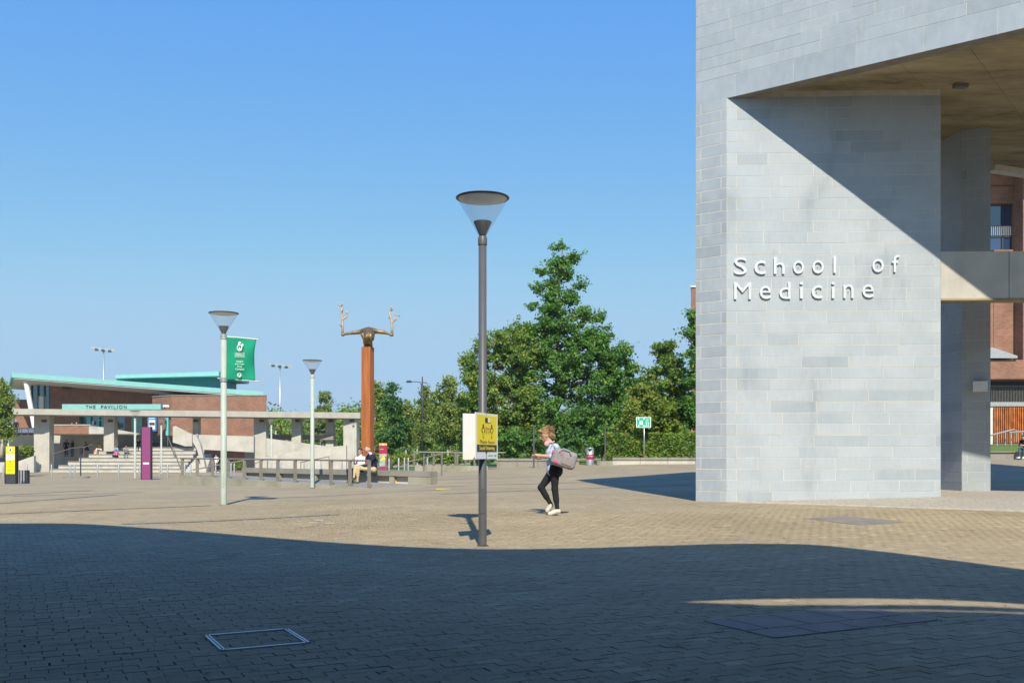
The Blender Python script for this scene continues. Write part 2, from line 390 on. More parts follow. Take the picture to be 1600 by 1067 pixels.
def in_pave(x, y): return (y > 3.0) & (y < 27.0) & (np.abs(x) < 0.56*y+1.5)
PITCH = 1.0
xs = np.concatenate([np.arange(-70,-24,2.0), np.arange(-24,24,1.0), np.arange(24,71,2.0)])
ys = np.concatenate([np.arange(-24,1,3.0), np.arange(1,60,1.0), np.arange(60,131,2.0)])
def bedmask(cx, cy): return in_pave(cx, cy)
plaza = sheet('plaza', xs, ys, lambda x,y: gz(x,y)-0.001, [M['plaza'],M['bed']], lambda cx,cy: bedmask(cx,cy))
tag(plaza, kind='structure')
def cell_ok(x, y):                                       # is the 1 m cell under (x,y) one of the bed cells
    cx = np.floor(x)+0.5; cy = np.floor(y)+0.5
    return in_pave(cx, cy) & (np.abs(x) < 24)
PA = math.radians(27.0); UA = Vector((math.cos(PA), math.sin(PA), 0)); VA = Vector((-math.sin(PA), math.cos(PA), 0))
def rect_uv(corner, lu, lv): return (corner.x*UA.x+corner.y*UA.y, corner.x*VA.x+corner.y*VA.y, lu, lv)
patch1 = rect_uv(G(1210,998), 1.60, 0.78)
patch2 = rect_uv(G(1345,821), 1.05, 1.35)
pc, ps = math.cos(PA), math.sin(PA)
BL, BW = 0.20, 0.10                                      # block length and course width, running bond
ii, jj = np.meshgrid(np.arange(-140,190), np.arange(-280,380)); ii = ii.ravel(); jj = jj.ravel()
rowoff = RNG.normal(0, 0.012, 2000)
cu = (ii+0.5*(jj % 2))*BL+rowoff[jj+600]; cv = jj*BW
ang = np.zeros(len(cu))
x = cu*pc-cv*ps; y = cu*ps+cv*pc
ok = cell_ok(x, y) & (y > 3.0)
for (u0,v0,lu,lv) in (patch1, patch2):
    ok &= ~((cu > u0+0.09) & (cu < u0+lu-0.09) & (cv > v0+0.09) & (cv < v0+lv-0.09))
x, y, ang = x[ok], y[ok], ang[ok]+PA
n_ = len(x)
zt = gz(x, y)+0.004+RNG.normal(0, 0.0010, n_)
ang = ang+RNG.normal(0, 0.007, n_); x = x+RNG.normal(0, 0.0018, n_); y = y+RNG.normal(0, 0.0018, n_)
tl = RNG.normal(0, 0.0035, (n_,2)); sc = 1-np.abs(RNG.normal(0, 0.008, n_))-0.025*(RNG.random(n_) < 0.18)
unit = np.array([(-1,-1,0),(1,-1,0),(1,1,0),(-1,1,0),(-1,-1,1),(1,-1,1),(1,1,1),(-1,1,1)], float)
tmpl = np.zeros((8,3)); tmpl[:4,0] = unit[:4,0]*0.0982; tmpl[:4,1] = unit[:4,1]*0.0493; tmpl[:4,2] = -0.006
tmpl[4:,0] = unit[4:,0]*0.0972; tmpl[4:,1] = unit[4:,1]*0.0487
pf = [(4,5,6,7),(0,1,5,4),(1,2,6,5),(2,3,7,6),(3,0,4,7)]
fx = np.abs(x/y*F) < 800; fy = HY+(CAMH-zt)/y*F < 1072
order = np.argsort(np.where(fx & fy, y, 1e9))[:300]
rest = np.ones(n_, bool); rest[order] = False
pm = bpy.data.meshes.new('paver'); pm.from_pydata(tmpl.tolist(), [], pf); pm.materials.append(M['paver']); pm.update()
for i in order:
    o = link('paver', pm, plaza); o.location = (x[i], y[i], zt[i]); o.rotation_euler = (tl[i,0], tl[i,1], ang[i]); o.scale = (sc[i], sc[i], 1)
def bulk(name, V, Fq, mat, parent=None, smooth=False):
    me = bpy.data.meshes.new(name); V = np.asarray(V, np.float32); Fq = np.asarray(Fq, np.int32); k = Fq.shape[1]
    me.vertices.add(len(V)); me.vertices.foreach_set('co', V.ravel())
    me.loops.add(Fq.size); me.loops.foreach_set('vertex_index', Fq.ravel())
    me.polygons.add(len(Fq)); me.polygons.foreach_set('loop_start', np.arange(len(Fq), dtype=np.int32)*k)
    me.polygons.foreach_set('loop_total', np.full(len(Fq), k, np.int32))
    me.polygons.foreach_set('use_smooth', np.full(len(Fq), bool(smooth)))
    me.materials.append(mat); me.update(calc_edges=True); me.validate()
    return link(name, me, parent)
xr, yr, zr, ar, tr, sr = x[rest], y[rest], zt[rest], ang[rest], tl[rest], sc[rest]
ca, sa = np.cos(ar)[:,None], np.sin(ar)[:,None]
lx, ly = tmpl[None,:,0]*sr[:,None], tmpl[None,:,1]*sr[:,None]
VX = xr[:,None]+lx*ca-ly*sa; VY = yr[:,None]+lx*sa+ly*ca; VZ = zr[:,None]+tmpl[None,:,2]+ly*tr[:,0:1]-lx*tr[:,1:2]
Vp = np.stack([VX,VY,VZ],-1).reshape(-1,3)
Fp = (np.array(pf)[None]+(np.arange(len(xr))*8)[:,None,None]).reshape(-1,4)
tag(bulk('paver_field', Vp, Fp, M['paver'], plaza), kind='stuff')

# flush slabs and covers in the paving
def uvpt(u, v): return Vector((u*pc-v*ps, u*ps+v*pc, 0))
for (u0,v0,lu,lv), cuts in ((patch1, ([0,0.42,0.83,1.25,1.60],[0,0.30,0.78])), (patch2, ([0,0.52,1.05],[0,0.45,0.9,1.35]))):
    for b in range(len(cuts[1])-1):
        a0 = 0
        cu_ = cuts[0] if b % 2 == 0 else [cuts[0][0]]+[(p+q)/2 for p,q in zip(cuts[0][:-1],cuts[0][1:])]+[cuts[0][-1]]
        for a in range(len(cu_)-1):
            g_ = 0.006
            P = [uvpt(u0+cu_[a]+g_, v0+cuts[1][b]+g_), uvpt(u0+cu_[a+1]-g_, v0+cuts[1][b]+g_), uvpt(u0+cu_[a+1]-g_, v0+cuts[1][b+1]-g_), uvpt(u0+cu_[a]+g_, v0+cuts[1][b+1]-g_)]
            top = [GZ(p.x,p.y)+0.0105+random.uniform(-0.001,0.001) for p in P]
            MB().prism(P, [t-0.02 for t in top], top).build('stone_slab', M['slab'], plaza)
# thin metal frame of the tray cover in the foreground
c0 = G(345,1018); mh = thing('access_cover', 'square steel-rimmed access cover filled with block paving in the foreground shade', 'access cover', c0)
q = [c0, c0+UA*0.58, c0+UA*0.58+VA*0.60, c0+VA*0.60]
for i in range(4):
    a, b = q[i], q[(i+1)%4]; t = (b-a).normalized(); s_ = Vector((-t.y,t.x,0))
    P = [a, b, b+s_*(0.013 if i in (1,3) else 0.025), a+s_*(0.013 if i in (1,3) else 0.025)]
    MB().prism(P, 0.000, 0.0125).build('rim', M['steel'], mh)
    if i in (1,3):
        P = [a+s_*0.022, b+s_*0.022, b+s_*0.032, a+s_*0.032]
        MB().prism(P, 0.000, 0.0125).build('rim', M['steel'], mh)
# drainage strips across the plaza
for i,(a,b) in enumerate([((190,819),(530,804)),((-120,808),(330,790)),((-60,791),(182,773)),((-60,777),(145,766)),((690,772),(1080,757)),((660,762),(1080,748)),((640,752),(900,744)),((20,775),(225,769)),((430,778),(690,765))]):
    p, q_ = G(*a), G(*b); k = 14; mb = MB(); t = (q_-p); t.z = 0; t.normalize(); s_ = Vector((-t.y,t.x,0))
    wd = 0.07 if i else 0.09
    top = []; 
    for j in range(k+1):
        c = p.lerp(q_, j/k)
        for sgn in (-1,1):
            e = c+s_*wd*sgn; top.append((e.x,e.y,GZ(e.x,e.y)+0.012))
    mb.add(top, [(2*j,2*j+2,2*j+3,2*j+1) for j in range(k)])
    mb.build('drainage_strip', M['slab'], plaza)
mb = MB(); p = G(681,764); q_ = G(705,763); mb.span(p.x,q_.x,p.y,p.y+0.12,p.z+0.0,p.z+0.012); mb.build('painted_line', M['yellow'], plaza)
# small dropped litter and broken pavers on the lit paving
for px,py,cname in ((487,817,'offwhite'),(514,818,'offwhite'),(726,817,'gold'),(498,813,'slab')):
    p = G(px,py); MB().box((p.x,p.y,p.z+0.009),(0.16,0.10,0.006),0.5).build('patched_paver', M['paver' if cname=='gold' else 'kerb'], plaza)

# ------------------------------------------------------------------ School building on the right
d = Vector((0.7933,-0.6090)); nn = Vector((0.6090,0.7933))
A = Vector((4.325,23.36)); P0 = A+d*0.798; R = Vector((9.834,22.75)); FF = A+d*16.0
Z0, ZS, ZT = 0.12, 9.455, 17.8; CH = 0.2595
school = thing('stone_building', 'pale grey limestone School of Medicine building with a cut-away corner under an overhang', 'building', (A.x+3,A.y+2,0.1))
def offset(poly, dist):
    out = []
    for i in range(len(poly)):
        p0, p1, p2 = Vector(poly[i-1]), Vector(poly[i]), Vector(poly[(i+1)%len(poly)])
        d1 = (p1-p0).normalized(); d2 = (p2-p1).normalized()
        n1 = Vector((-d1.y,d1.x)); n2 = Vector((-d2.y,d2.x))
        a = p1+n1*dist; b = p1+n2*dist; cr = d1.x*d2.y-d1.y*d2.x
        if abs(cr) < 1e-6: out.append(a); continue
        t = ((b.x-a.x)*d2.y-(b.y-a.y)*d2.x)/cr; out.append(a+d1*t)
    return out
tower = [A, P0, R, Vector((9.72,26.2)), A+nn*4.5]
MB().prism(offset(tower,0.003), -0.1, 9.62).build('lower_wall', M['mortar'], school)
upper = [A, FF, Vector((26,22)), Vector((24,33.0)), Vector((14.0,29.0)), A+nn*10.4]
MB().prism(offset(upper,0.003), 9.665, ZT).build('upper_wall', M['mortar'], school)
ring_o = offset(upper,0.003); ring_i = offset(upper,0.33)
mb = MB()
for i in range(len(upper)):
    j = (i+1)%len(upper); mb.prism([ring_o[i],ring_o[j],ring_i[j],ring_i[i]], ZS+0.002, 9.665)
mb.build('edge_beam', M['mortar'], school)
mb = MB()
st_o, st_i = offset(upper,0.012), offset(upper,0.329)
for i in (0,5):
    j = (i+1)%len(upper)
    mb.prism([st_o[i],st_o[j],st_i[j],st_i[i]], ZS-0.004, ZS+0.002)
mb.build('drip_edge', M['slab'], school)
MB().prism(offset(upper,-0.05), ZT, ZT+0.12).build('coping', M['stone'], school)
# stones
STONES = []
def course_run(p, q_, z0, hh, cuts, inframe=True):
    p = Vector(p); q_ = Vector(q_); t = (q_-p).normalized(); nrm = Vector((t.y,-t.x))
    for a, b in zip(cuts[:-1], cuts[1:]):
        c = p+t*((a+b)/2)
        STONES.append((c, nrm, math.atan2(t.y,t.x), b-a, hh, z0+hh/2, inframe))
def randcuts(Ltot, lo, hi, end=None):
    cuts = [0.0]; 
    while True:
        nx = cuts[-1]+random.uniform(lo,hi)
        if nx > Ltot-lo*0.6: break
        cuts.append(nx)
    cuts.append(Ltot); return cuts
Lw = (R-P0).length
zrow = [4.81+CH*i for i in range(-18,18)]
for i,z0 in enumerate(zrow):
    course_run(A, P0, z0, CH, [0,0.135,0.798] if i%2 else [0,0.65,0.798])
    cw = randcuts(Lw-0.13 if i%2 else Lw, 0.70, 1.30)
    first = 0.22 if i%2 == 0 else 0.0
    cw = [c for c in cw if c == 0.0 or c > first+0.45]
    if first: cw = [0.0, first]+cw[1:]
    if i%2: cw.append(Lw)
    course_run(P0, R, z0, CH, cw)
Lf = 16.0
course_run(A, FF, ZS, 0.52, [0,1.0]+[1.0+1.38*i for i in range(1,11)]+[Lf])
k = 0; z0 = ZS+0.52
while z0 < ZT-0.2:
    if k % 2 == 0: cf = [0,0.09]+[c+0.09 for c in randcuts(Lf-0.09,0.72,1.3)[1:]]
    else: cf = randcuts(Lf,0.72,1.3)
    course_run(A, FF, z0, CH, cf, z0 < 12.3)
    course_run(A+nn*10.4, A, z0, CH, randcuts(10.4,0.8,1.3), False)
    z0 += CH; k += 1
course_run(A+nn*10.4, A, ZS, 0.52, randcuts(10.4,1.2,1.5), False)
for z0 in zrow: course_run(A+nn*4.5, A, z0, CH, randcuts(4.5,0.8,1.3), False)
# inner blade pier seen behind
Mv, Nv = Vector((11.61,25.6)), Vector((12.21,25.3)); bk = Vector((-0.154,0.988))
blade = [Mv, Nv, Nv+bk*5.0, Mv+bk*5.0]
MB().prism(offset(blade,0.003), 0.0, 9.66).build('pier', M['mortar'], school)
for i,z0 in enumerate([0.28+CH*i for i in range(36)]):
    course_run(Mv, Nv, z0, CH, [0,0.135,0.67] if i%2 else [0,0.54,0.67])
    course_run(Mv+bk*5.0, Mv, z0, CH, randcuts(5.0,0.8,1.3))
pier2 = [Vector((14.6,22.66)), Vector((15.3,22.64)), Vector((15.3,23.4)), Vector((14.6,23.4))]
MB().prism(pier2, 0.0, 9.66).build('pier', M['stone'], school)
def vis(s_):
    c, nrm, rz, ln, hh, zc, inf = s_
    px = CX+c.x/c.y*F; py = HY-(zc-CAMH)/c.y*F
    if not inf or px > 1600+ln*F/c.y/2 or py < -hh*F/c.y/2: return 0
    return abs(nrm.dot(Vector((c.x,c.y)).normalized()))*ln*hh/(c.y**2)
STONES.sort(key=vis, reverse=True)
um = MB().box((0,0,0),(1,1,1)); sm = bpy.data.meshes.new('stone'); sm.from_pydata(um.v,[],um.f); sm.materials.append(M['stone']); sm.update()
so_ = parent_origin(school); mbr = MB()
for i,(c,nrm,rz,ln,hh,zc,inf) in enumerate(STONES):
    pr = random.uniform(-0.001,0.0025); p = c-nrm*(0.03-pr); j = 0.013 if abs(nrm.x+0.609) > 0.02 or zc > 9.4 else 0.022
    if abs(nrm.x+0.609) < 0.02 and zc < 9.4: pr += 0.010
    if i < 300:
        o = link('stone', sm, school); o.location = (p.x-so_.x, p.y-so_.y, zc-so_.z); o.rotation_euler = (0,0,rz); o.scale = (ln-j, 0.06, hh-j)
    else:
        mbr.box((p.x,p.y,zc),(ln-j,0.06,hh-j),rz)
tag(mbr.build('remaining_stones', M['stone'], school), kind='stuff')
# soffit panels
pl = 1.37; inner = offset(upper,0.34)
poly_in = [(p.x,p.y) for p in inner]
MB().prism(inner, 9.655, 9.664).build('soffit_backing', M['charcoal'], school)
def inside(pt, poly):
    r = False
    for i in range(len(poly)):
        (x1,y1),(x2,y2) = poly[i-1], poly[i]
        if (y1 > pt[1]) != (y2 > pt[1]) and pt[0] < (x2-x1)*(pt[1]-y1)/(y2-y1)+x1: r = not r
    return r
def clip(poly, x0, x1, y0, y1):                          # in facade coordinates (t along d, s along nn)
    def cut(P, f):
        out = []
        for i in range(len(P)):
            a, b = P[i-1], P[i]; fa, fb = f(a), f(b)
            if (fa >= 0) != (fb >= 0): k = fa/(fa-fb); out.append((a[0]+(b[0]-a[0])*k, a[1]+(b[1]-a[1])*k))
            if fb >= 0: out.append(b)
        return out
    for f in (lambda p:p[0]-x0, lambda p:x1-p[0], lambda p:p[1]-y0, lambda p:y1-p[1]):
        poly = cut(poly, f)
        if len(poly) < 3: return None
    return poly
loc_in = [((p-A).dot(d),(p-A).dot(nn)) for p in inner]
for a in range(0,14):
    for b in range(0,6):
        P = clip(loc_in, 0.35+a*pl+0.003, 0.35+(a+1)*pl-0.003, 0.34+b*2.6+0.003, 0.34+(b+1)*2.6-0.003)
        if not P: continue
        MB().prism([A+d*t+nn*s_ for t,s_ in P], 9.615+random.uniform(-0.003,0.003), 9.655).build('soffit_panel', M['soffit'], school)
MB().box((X(1501,22.4),22.4,9.57),(0.30,0.16,0.10),0.1).build('ceiling_light', M['steel_dark'], school)
# concrete beam flush with the lettered wall
wd = (R-P0).normalized(); wn = Vector((-wd.y,wd.x)); zb0, zb1 = 4.83, 5.90
for a,b in ((0.0,1.545),(1.557,4.8)):
    p = R+wd*(a+0.004); q_ = R+wd*b
    MB().prism([p+wn*0.012,q_+wn*0.012,q_+wn*0.42,p+wn*0.42], zb0, zb1).build('beam', M['conc'], school)
p = R+wd*0.004; q_ = R+wd*4.8
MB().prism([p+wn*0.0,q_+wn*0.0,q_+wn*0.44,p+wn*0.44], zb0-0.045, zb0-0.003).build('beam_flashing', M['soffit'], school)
# wall light on the pier
lg = MB().box((11.93,25.27,2.98),(0.34,0.26,0.26),-0.46).build('wall_light', M['offwhite'], school)
# apron rising to the wall and kerb
def apz(t, s_): return 0.165+0.12*min(1,max(0,s_/2.87))+0.03*min(1,max(0,(s_-2.87)/3))
ss = [0.10,0.6,1.2,2.0,2.87,4,6,9.5]; ts = [0.0,1,2,4,7,10,16,24]
V_ = []; Fc = []
for t in ts:
    for s_ in ss:
        p = A+d*t+nn*s_; V_.append((p.x,p.y,apz(t,s_)*1.0))
ns = len(ss)
for i in range(len(ts)-1):
    for j in range(ns-1): Fc.append((i*ns+j,(i+1)*ns+j,(i+1)*ns+j+1,i*ns+j+1))
ap = MB().add(V_,Fc).build('apron_pavement', M['apron']); tag(ap, kind='structure')
for i in range(18):
    a = A+d*(0.02+i*1.0-0.0); b = A+d*(0.02+i*1.0+0.992)
    if i == 0: a = A+d*0.9
    MB().prism([a-nn*0.02,b-nn*0.02,b+nn*0.10,a+nn*0.10], 0.05, 0.176+random.uniform(-0.002,0.002)).build('kerb_stone', M['kerb'], ap)

# lettering
def text_mesh(body, extrude=0.0, bevel=0.0):
    cu_ = bpy.data.curves.new('text','FONT'); cu_.body = body; cu_.size = 1.0; cu_.extrude = extrude; cu_.bevel_depth = bevel
    cu_.resolution_u = 3
    o = bpy.data.objects.new('text', cu_); COL.objects.link(o)
    dg = bpy.context.evaluated_depsgraph_get(); me = bpy.data.meshes.new_from_object(o.evaluated_get(dg))
    bpy.data.objects.remove(o); bpy.data.curves.remove(cu_); return me
def text_fit(name, body, p_left, right, up, width, height, thick, mat, parent, nrm, bold=0.0, anchor='bl'):
    """text fitted in a box: p_left = lower left corner, right/up unit vectors, nrm = outward"""
    me = text_mesh(body, 0.5); n = len(me.vertices); co = np.zeros(n*3); me.vertices.foreach_get('co', co); co = co.reshape(-1,3)
    mn, mx = co.min(0), co.max(0); sx = width/max(1e-6,(mx[0]-mn[0])); sy = height/max(1e-6,(mx[1]-mn[1]))
    if width is None: sx = sy
    off = parent_origin(parent)
    R3, U3, N3 = np.array(right), np.array(up), np.array(nrm)
    if bold:
        pass
    out = np.array(p_left)-np.array(off)+((co[:,0:1]-mn[0])*sx)*R3+((co[:,1:2]-mn[1])*sy)*U3+((co[:,2:3]+0.5)*thick)*N3
    me.vertices.foreach_set('co', out.ravel()); me.materials.clear(); me.materials.append(mat); me.update()
    me.name = name
    return link(name, me, parent)
wr3 = Vector((wd.x,wd.y,0)); wn3 = Vector((wd.y,-wd.x,0))
def on_wall(px, py):                                     # point on the lettered wall plane
    dx = (px-CX)/F; t = (P0.x-dx*P0.y)/(dx*wd.y-wd.x); p = P0+wd*t
    return Vector((p.x,p.y,Z(py,p.y)))
lett = thing('wall_lettering', 'polished steel letters reading School of Medicine standing off the limestone wall', 'sign', on_wall(1255,467))
rows = [([('S',1146.5,1166.5,403,429.6),('c',1178,1195.5,407.8,429.2),('h',1208.5,1225.5,402.4,428.6),('o',1238.5,1255.5,407.6,428.4),('o',1268.5,1286.5,407,427.9),('l',1301.5,1305.3,400.9,427),('o',1362,1380,405,426),('f',1392.8,1404.5,399,425.6)],0),
        ([('M',1146.5,1173,441.5,468),('e',1186.5,1204,447,467.6),('d',1217,1234.5,441,467.4),('i',1249,1254,441,466.8),('c',1267.5,1284,446.2,467),('i',1298.5,1303.5,441,466.4),('n',1317,1333,445,466.2),('e',1346.5,1364.5,445,465.6)],0)]
for row,_ in rows:
    for ch,x0,x1,y0,y1 in row:
        bl, br, tl_ = on_wall(x0,y1), on_wall(x1,y1), on_wall(x0,y0)
        o = text_fit('letter', ch, bl+wn3*0.030, wr3, (0,0,1), (br-bl).length, tl_.z-bl.z, 0.018, M['polished'], lett, wn3)
        c = (bl+br)/2; mbp = MB().tube([Vector((c.x,c.y,(bl.z+tl_.z)/2))+wn3*(-0.01), Vector((c.x,c.y,(bl.z+tl_.z)/2))+wn3*0.046], 0.008, 6)
        mbp.build('fixing_pin', M['steel'], lett)

# ------------------------------------------------------------------ canopy behind and above the photographer
ZR = 7.0  # unseen roof, set low and wide to darken the foreground
def up_roof(px, py):
    g = G(px,py); k = (ZR-g.z)/SUNV.z; return (g.x+SUNV.x*k, g.y+SUNV.y*k)
def curve(pts): 
    q = sorted(up_roof(*p) for p in pts); return np.array([a for a,_ in q]), np.array([b for _,b in q])
def interp_s(xq, xp, fp):                                # smooth (monotone-ish cubic Hermite)
    m = np.gradient(fp, xp); i = np.clip(np.searchsorted(xp, xq)-1, 0, len(xp)-2)
    hh = xp[i+1]-xp[i]; t = np.clip((xq-xp[i])/hh,0,1)
    return (2*t**3-3*t**2+1)*fp[i]+(t**3-2*t**2+t)*hh*m[i]+(-2*t**3+3*t**2)*fp[i+1]+(t**3-t**2)*hh*m[i+1]
ex, ey = curve([(-500,836),(-250,824),(0,818),(100,818),(250,826.5),(400,838.5),(550,850),(680,856.5),(780,858.5),(900,857),(1050,852.5),(1200,850),(1300,853.5),(1400,864.5),(1500,877),(1600,890),(1800,914),(2100,945)])
ax, ay = curve([(1060,941.5),(1120,938),(1200,936),(1350,935),(1450,936.5),(1550,941),(1700,951),(2000,972)])
bx, by = curve([(1060,941.5),(1120,943.5),(1200,946.5),(1350,946.5),(1450,946),(1550,949),(1700,957),(2000,975)])
cx_, cy_ = curve([(1200,954),(1300,953.5),(1450,953),(1550,955.5),(1700,962),(2000,980)])
dx_, dy_ = curve([(1200,954),(1300,955.6),(1450,955.6),(1550,958),(1700,964),(2000,982)])
gx = np.linspace(-30, 28, 240)
E = interp_s(gx, ex, ey); a_ = np.interp(gx, ax, ay); b_ = np.interp(gx, bx, by); c_ = np.interp(gx, cx_, cy_); e_ = np.interp(gx, dx_, dy_)
canopy = thing('unseen_canopy', 'unseen curved canopy roof overhead that throws the wavy shadow over the foreground paving', 'canopy', (0,-9,0))
def strip(y1, y0, name):
    mb = MB(); k = len(gx); tk = 0.04
    for z in (ZR, ZR+tk):
        mb.v += [(gx[i], y0[i], z) for i in range(k)]+[(gx[i], y1[i], z) for i in range(k)]
    for i in range(k-1):
        if y1[i]-y0[i] < 1e-4 and y1[i+1]-y0[i+1] < 1e-4: continue
        mb.f += [(i,k+i,k+i+1,i+1),(2*k+i,2*k+i+1,3*k+i+1,3*k+i),(i,i+1,2*k+i+1,2*k+i),(k+i,3*k+i,3*k+i+1,k+i+1)]
    mb.m = [0]*len(mb.f); return mb.build(name, M['charcoal'], canopy)
b_ = np.minimum(b_, a_); c_ = np.minimum(c_, b_-0.01); e_ = np.minimum(e_, c_)
strip(E, a_, 'roof_deck'); strip(b_, c_, 'roof_deck'); strip(e_, np.full(len(gx), -14.0), 'roof_deck')
for xx in (-27,-21,-15,-9,-3,3,9,15,21,27):
    MB().span(xx-0.06,xx+0.06,-14,float(np.interp(xx,gx,e_))-0.3 if xx>0 else float(np.interp(xx,gx,E))-0.6,ZR+0.045,ZR+0.30).build('roof_rib', M['offwhite'], canopy)
    MB().tube([(xx,-11.5,-0.05),(xx,-11.5,ZR)],0.18,16).build('column', M['offwhite'], canopy)
MB().span(-30,28,-14.4,-14.0,-0.05,ZR+0.3).build('back_wall', M['charcoal'], canopy)

# ------------------------------------------------------------------ lamp posts
HL = 4.79
def lamp_proto(name, polemat, label, loc, r=0.06):
    t = thing(name, label, 'street lamp', loc, 'post top lamps across the plaza')
    def P(mb, nm, mt, par=t, sm=True): return mb.build(nm, mt, par, sm, world=False)
    pole = P(MB().lathe([(r*1.02,-0.05),(r,0.0),(r*0.97,4.22),(0.0,4.22)],n=20),'pole',polemat)
    P(MB().lathe([(r*1.12,4.10),(r*1.12,4.19),(r*0.9,4.22)],n=20),'collar',polemat,pole)
    P(MB().box((0,-r*0.99,0.62),(0.055,0.012,0.34)),'access_door',polemat,pole,False)
    P(MB().lathe([(r*1.05,-0.02),(r*1.5,0.0),(r*1.45,0.012),(r*1.02,0.02)],n=20),'base_collar',M['bed'],pole)
    P(MB().lathe([(0.02,4.18),(0.05,4.24),(0.125,4.41),(0.12,4.42),(0.0,4.40)],n=20),'lamp_holder',M['black'])
    P(MB().lathe([(0.055,4.23),(0.352,4.738)],n=40),'glass_cone',M['glass'])
    P(MB().lathe([(0.335,4.730),(0.362,4.733),(0.366,4.741),(0.360,4.749),(0.20,4.765),(0.0,4.772)],n=40),'cap',M['black'])
    P(MB().lathe([(0.330,4.727),(0.20,4.700),(0.06,4.682),(0.0,4.680)],n=40),'reflector',M['offwhite'])
    return t
l1 = lamp_proto('street_lamp', M['pole_grey'], 'grey post lamp with yellow distancing sign, nearest the camera', G(754,853), 0.056)
l2 = lamp_proto('street_lamp', M['pole_green'], 'sage green post lamp carrying the green campus banner', G(349.5,789), 0.074)
def lampat(px, top, label, base=None, z=None):
    if base is None: base = 0.0
    D = 60.0
    for _ in range(40):
        zz = GZ(X(px,D),D) if z is None else z
        D = 0.5*D+0.5*(HL+zz-CAMH)*F/(HY-top)
    return dup(l2, (X(px,D), D, GZ(X(px,D),D) if z is None else z), 0, label)
q3 = dup(l2, (X(488,36.9),36.9,GZ(X(488,36.9),36.9)), 0.3, 'sage green post lamp standing at the ramp railing')
lampat(211,641,'pale green post lamp beside the purple totem sign')
lampat(252,654,'slim grey post lamp at the foot of the steps')
lampat(13,654,'grey post lamp behind the yellow and black totem')
lampat(424,654,'post lamp in front of the sloping ramp wall')
lampat(552,659,'post lamp beside the end column of the pergola')
lampat(652,660,'post lamp in front of the birch trees beyond the map board')
for px,top,D,lab in ((130,668,112,'post lamp whose glass cone shows above the brick terrace wall'),(325,670,112,'post lamp whose cone shows against the brick gable'),(431,665,116,'small post lamp seen under the pergola roof')):
    dup(l2, (X(px,D), D, Z(top,D)-HL), 0, lab)

# distancing sign strapped to the nearest lamp
def board(mb, a, b, z0, z1, th, m=0):
    a = Vector((a[0],a[1])); b = Vector((b[0],b[1])); t = (b-a).normalized(); n = Vector((-t.y,t.x))*th
    mb.prism([a,b,b+n,a+n], z0 if isinstance(z0,(list,tuple)) else z0, z1, m); return mb
def signface(parent, a, b, zb, zt, items):
    """items in 0..1 coordinates (u right, v up) on the plane a->b; each: (kind, u0, v0, u1, v1, mat, extra, layer)"""
    a = Vector((a[0],a[1],0)); b = Vector((b[0],b[1],0)); t = (b-a).normalized(); n = Vector((t.y,-t.x,0)); L_ = (b-a).length; Hh = zt-zb
    for it in items:
        kind,u0,v0,u1,v1,mt = it[:6]; lay = it[7] if len(it) > 7 else 1
        p = a+t*(u0*L_)+Vector((0,0,zb+v0*Hh))+n*(0.0015*(lay-1)+0.0005)
        wd_, ht_ = (u1-u0)*L_, (v1-v0)*Hh
        if kind == 'rect':
            q0 = p; pts = [q0, q0+t*wd_, q0+t*wd_+Vector((0,0,ht_)), q0+Vector((0,0,ht_))]
            mb = MB(); mb.v = [tuple(x_) for x_ in pts]+[tuple(x_+n*0.0015) for x_ in pts]
            mb.f = [(0,3,2,1),(4,5,6,7),(0,1,5,4),(1,2,6,5),(2,3,7,6),(3,0,4,7)]; mb.m = [0]*6
            mb.build(it[6], mt, parent)
        elif kind == 'poly':
            pts = [p+t*(u*wd_)+Vector((0,0,v*ht_)) for u,v in it[6][1]]; k_ = len(pts)
            mb = MB(); mb.v = [tuple(x_) for x_ in pts]+[tuple(x_+n*0.0015) for x_ in pts]
            mb.f = [tuple(range(k_,2*k_)), tuple(range(k_-1,-1,-1))]+[(i,(i+1)%k_,k_+(i+1)%k_,k_+i) for i in range(k_)]; mb.m = [0]*len(mb.f)
            mb.build(it[6][0], mt, parent)
        elif kind == 'text':
            text_fit('lettering', it[6], p, t, (0,0,1), wd_, ht_, 0.0015, mt, parent, n)
FIG = [(0.40,0.0),(0.60,0.0),(0.64,0.38),(0.82,0.42),(0.86,0.62),(0.74,0.74),(0.60,0.77),(0.62,0.80),(0.66,0.88),(0.60,0.97),(0.5,1.0),(0.40,0.97),(0.34,0.88),(0.38,0.80),(0.40,0.77),(0.26,0.74),(0.14,0.62),(0.18,0.42),(0.36,0.38)]
FIGI = [(0.43,0.05),(0.57,0.05),(0.59,0.45),(0.72,0.48),(0.75,0.62),(0.66,0.69),(0.34,0.69),(0.25,0.62),(0.28,0.48),(0.41,0.45)]
wb = MB(); board(wb, (-0.672,13.66), (-0.205,14.06), Z(718,13.75), Z(646.5,13.85), 0.012)
single('blank_sign_board', wb, M['white'], 'plain white sign board strapped behind the lamp post', 'sign board')
ya, yb_ = (-0.482,13.10), (-0.207,13.95); zb_, zt_ = Z(717,13.1)+0.0, Z(643.5,13.1)
ys = thing('distancing_sign', 'yellow and black two metre social distancing sign on the nearest lamp post', 'sign', (ya[0],ya[1],zb_))
mb = MB(); board(mb, ya, yb_, zb_, zt_, 0.010); mb.build('panel', M['white'], ys)
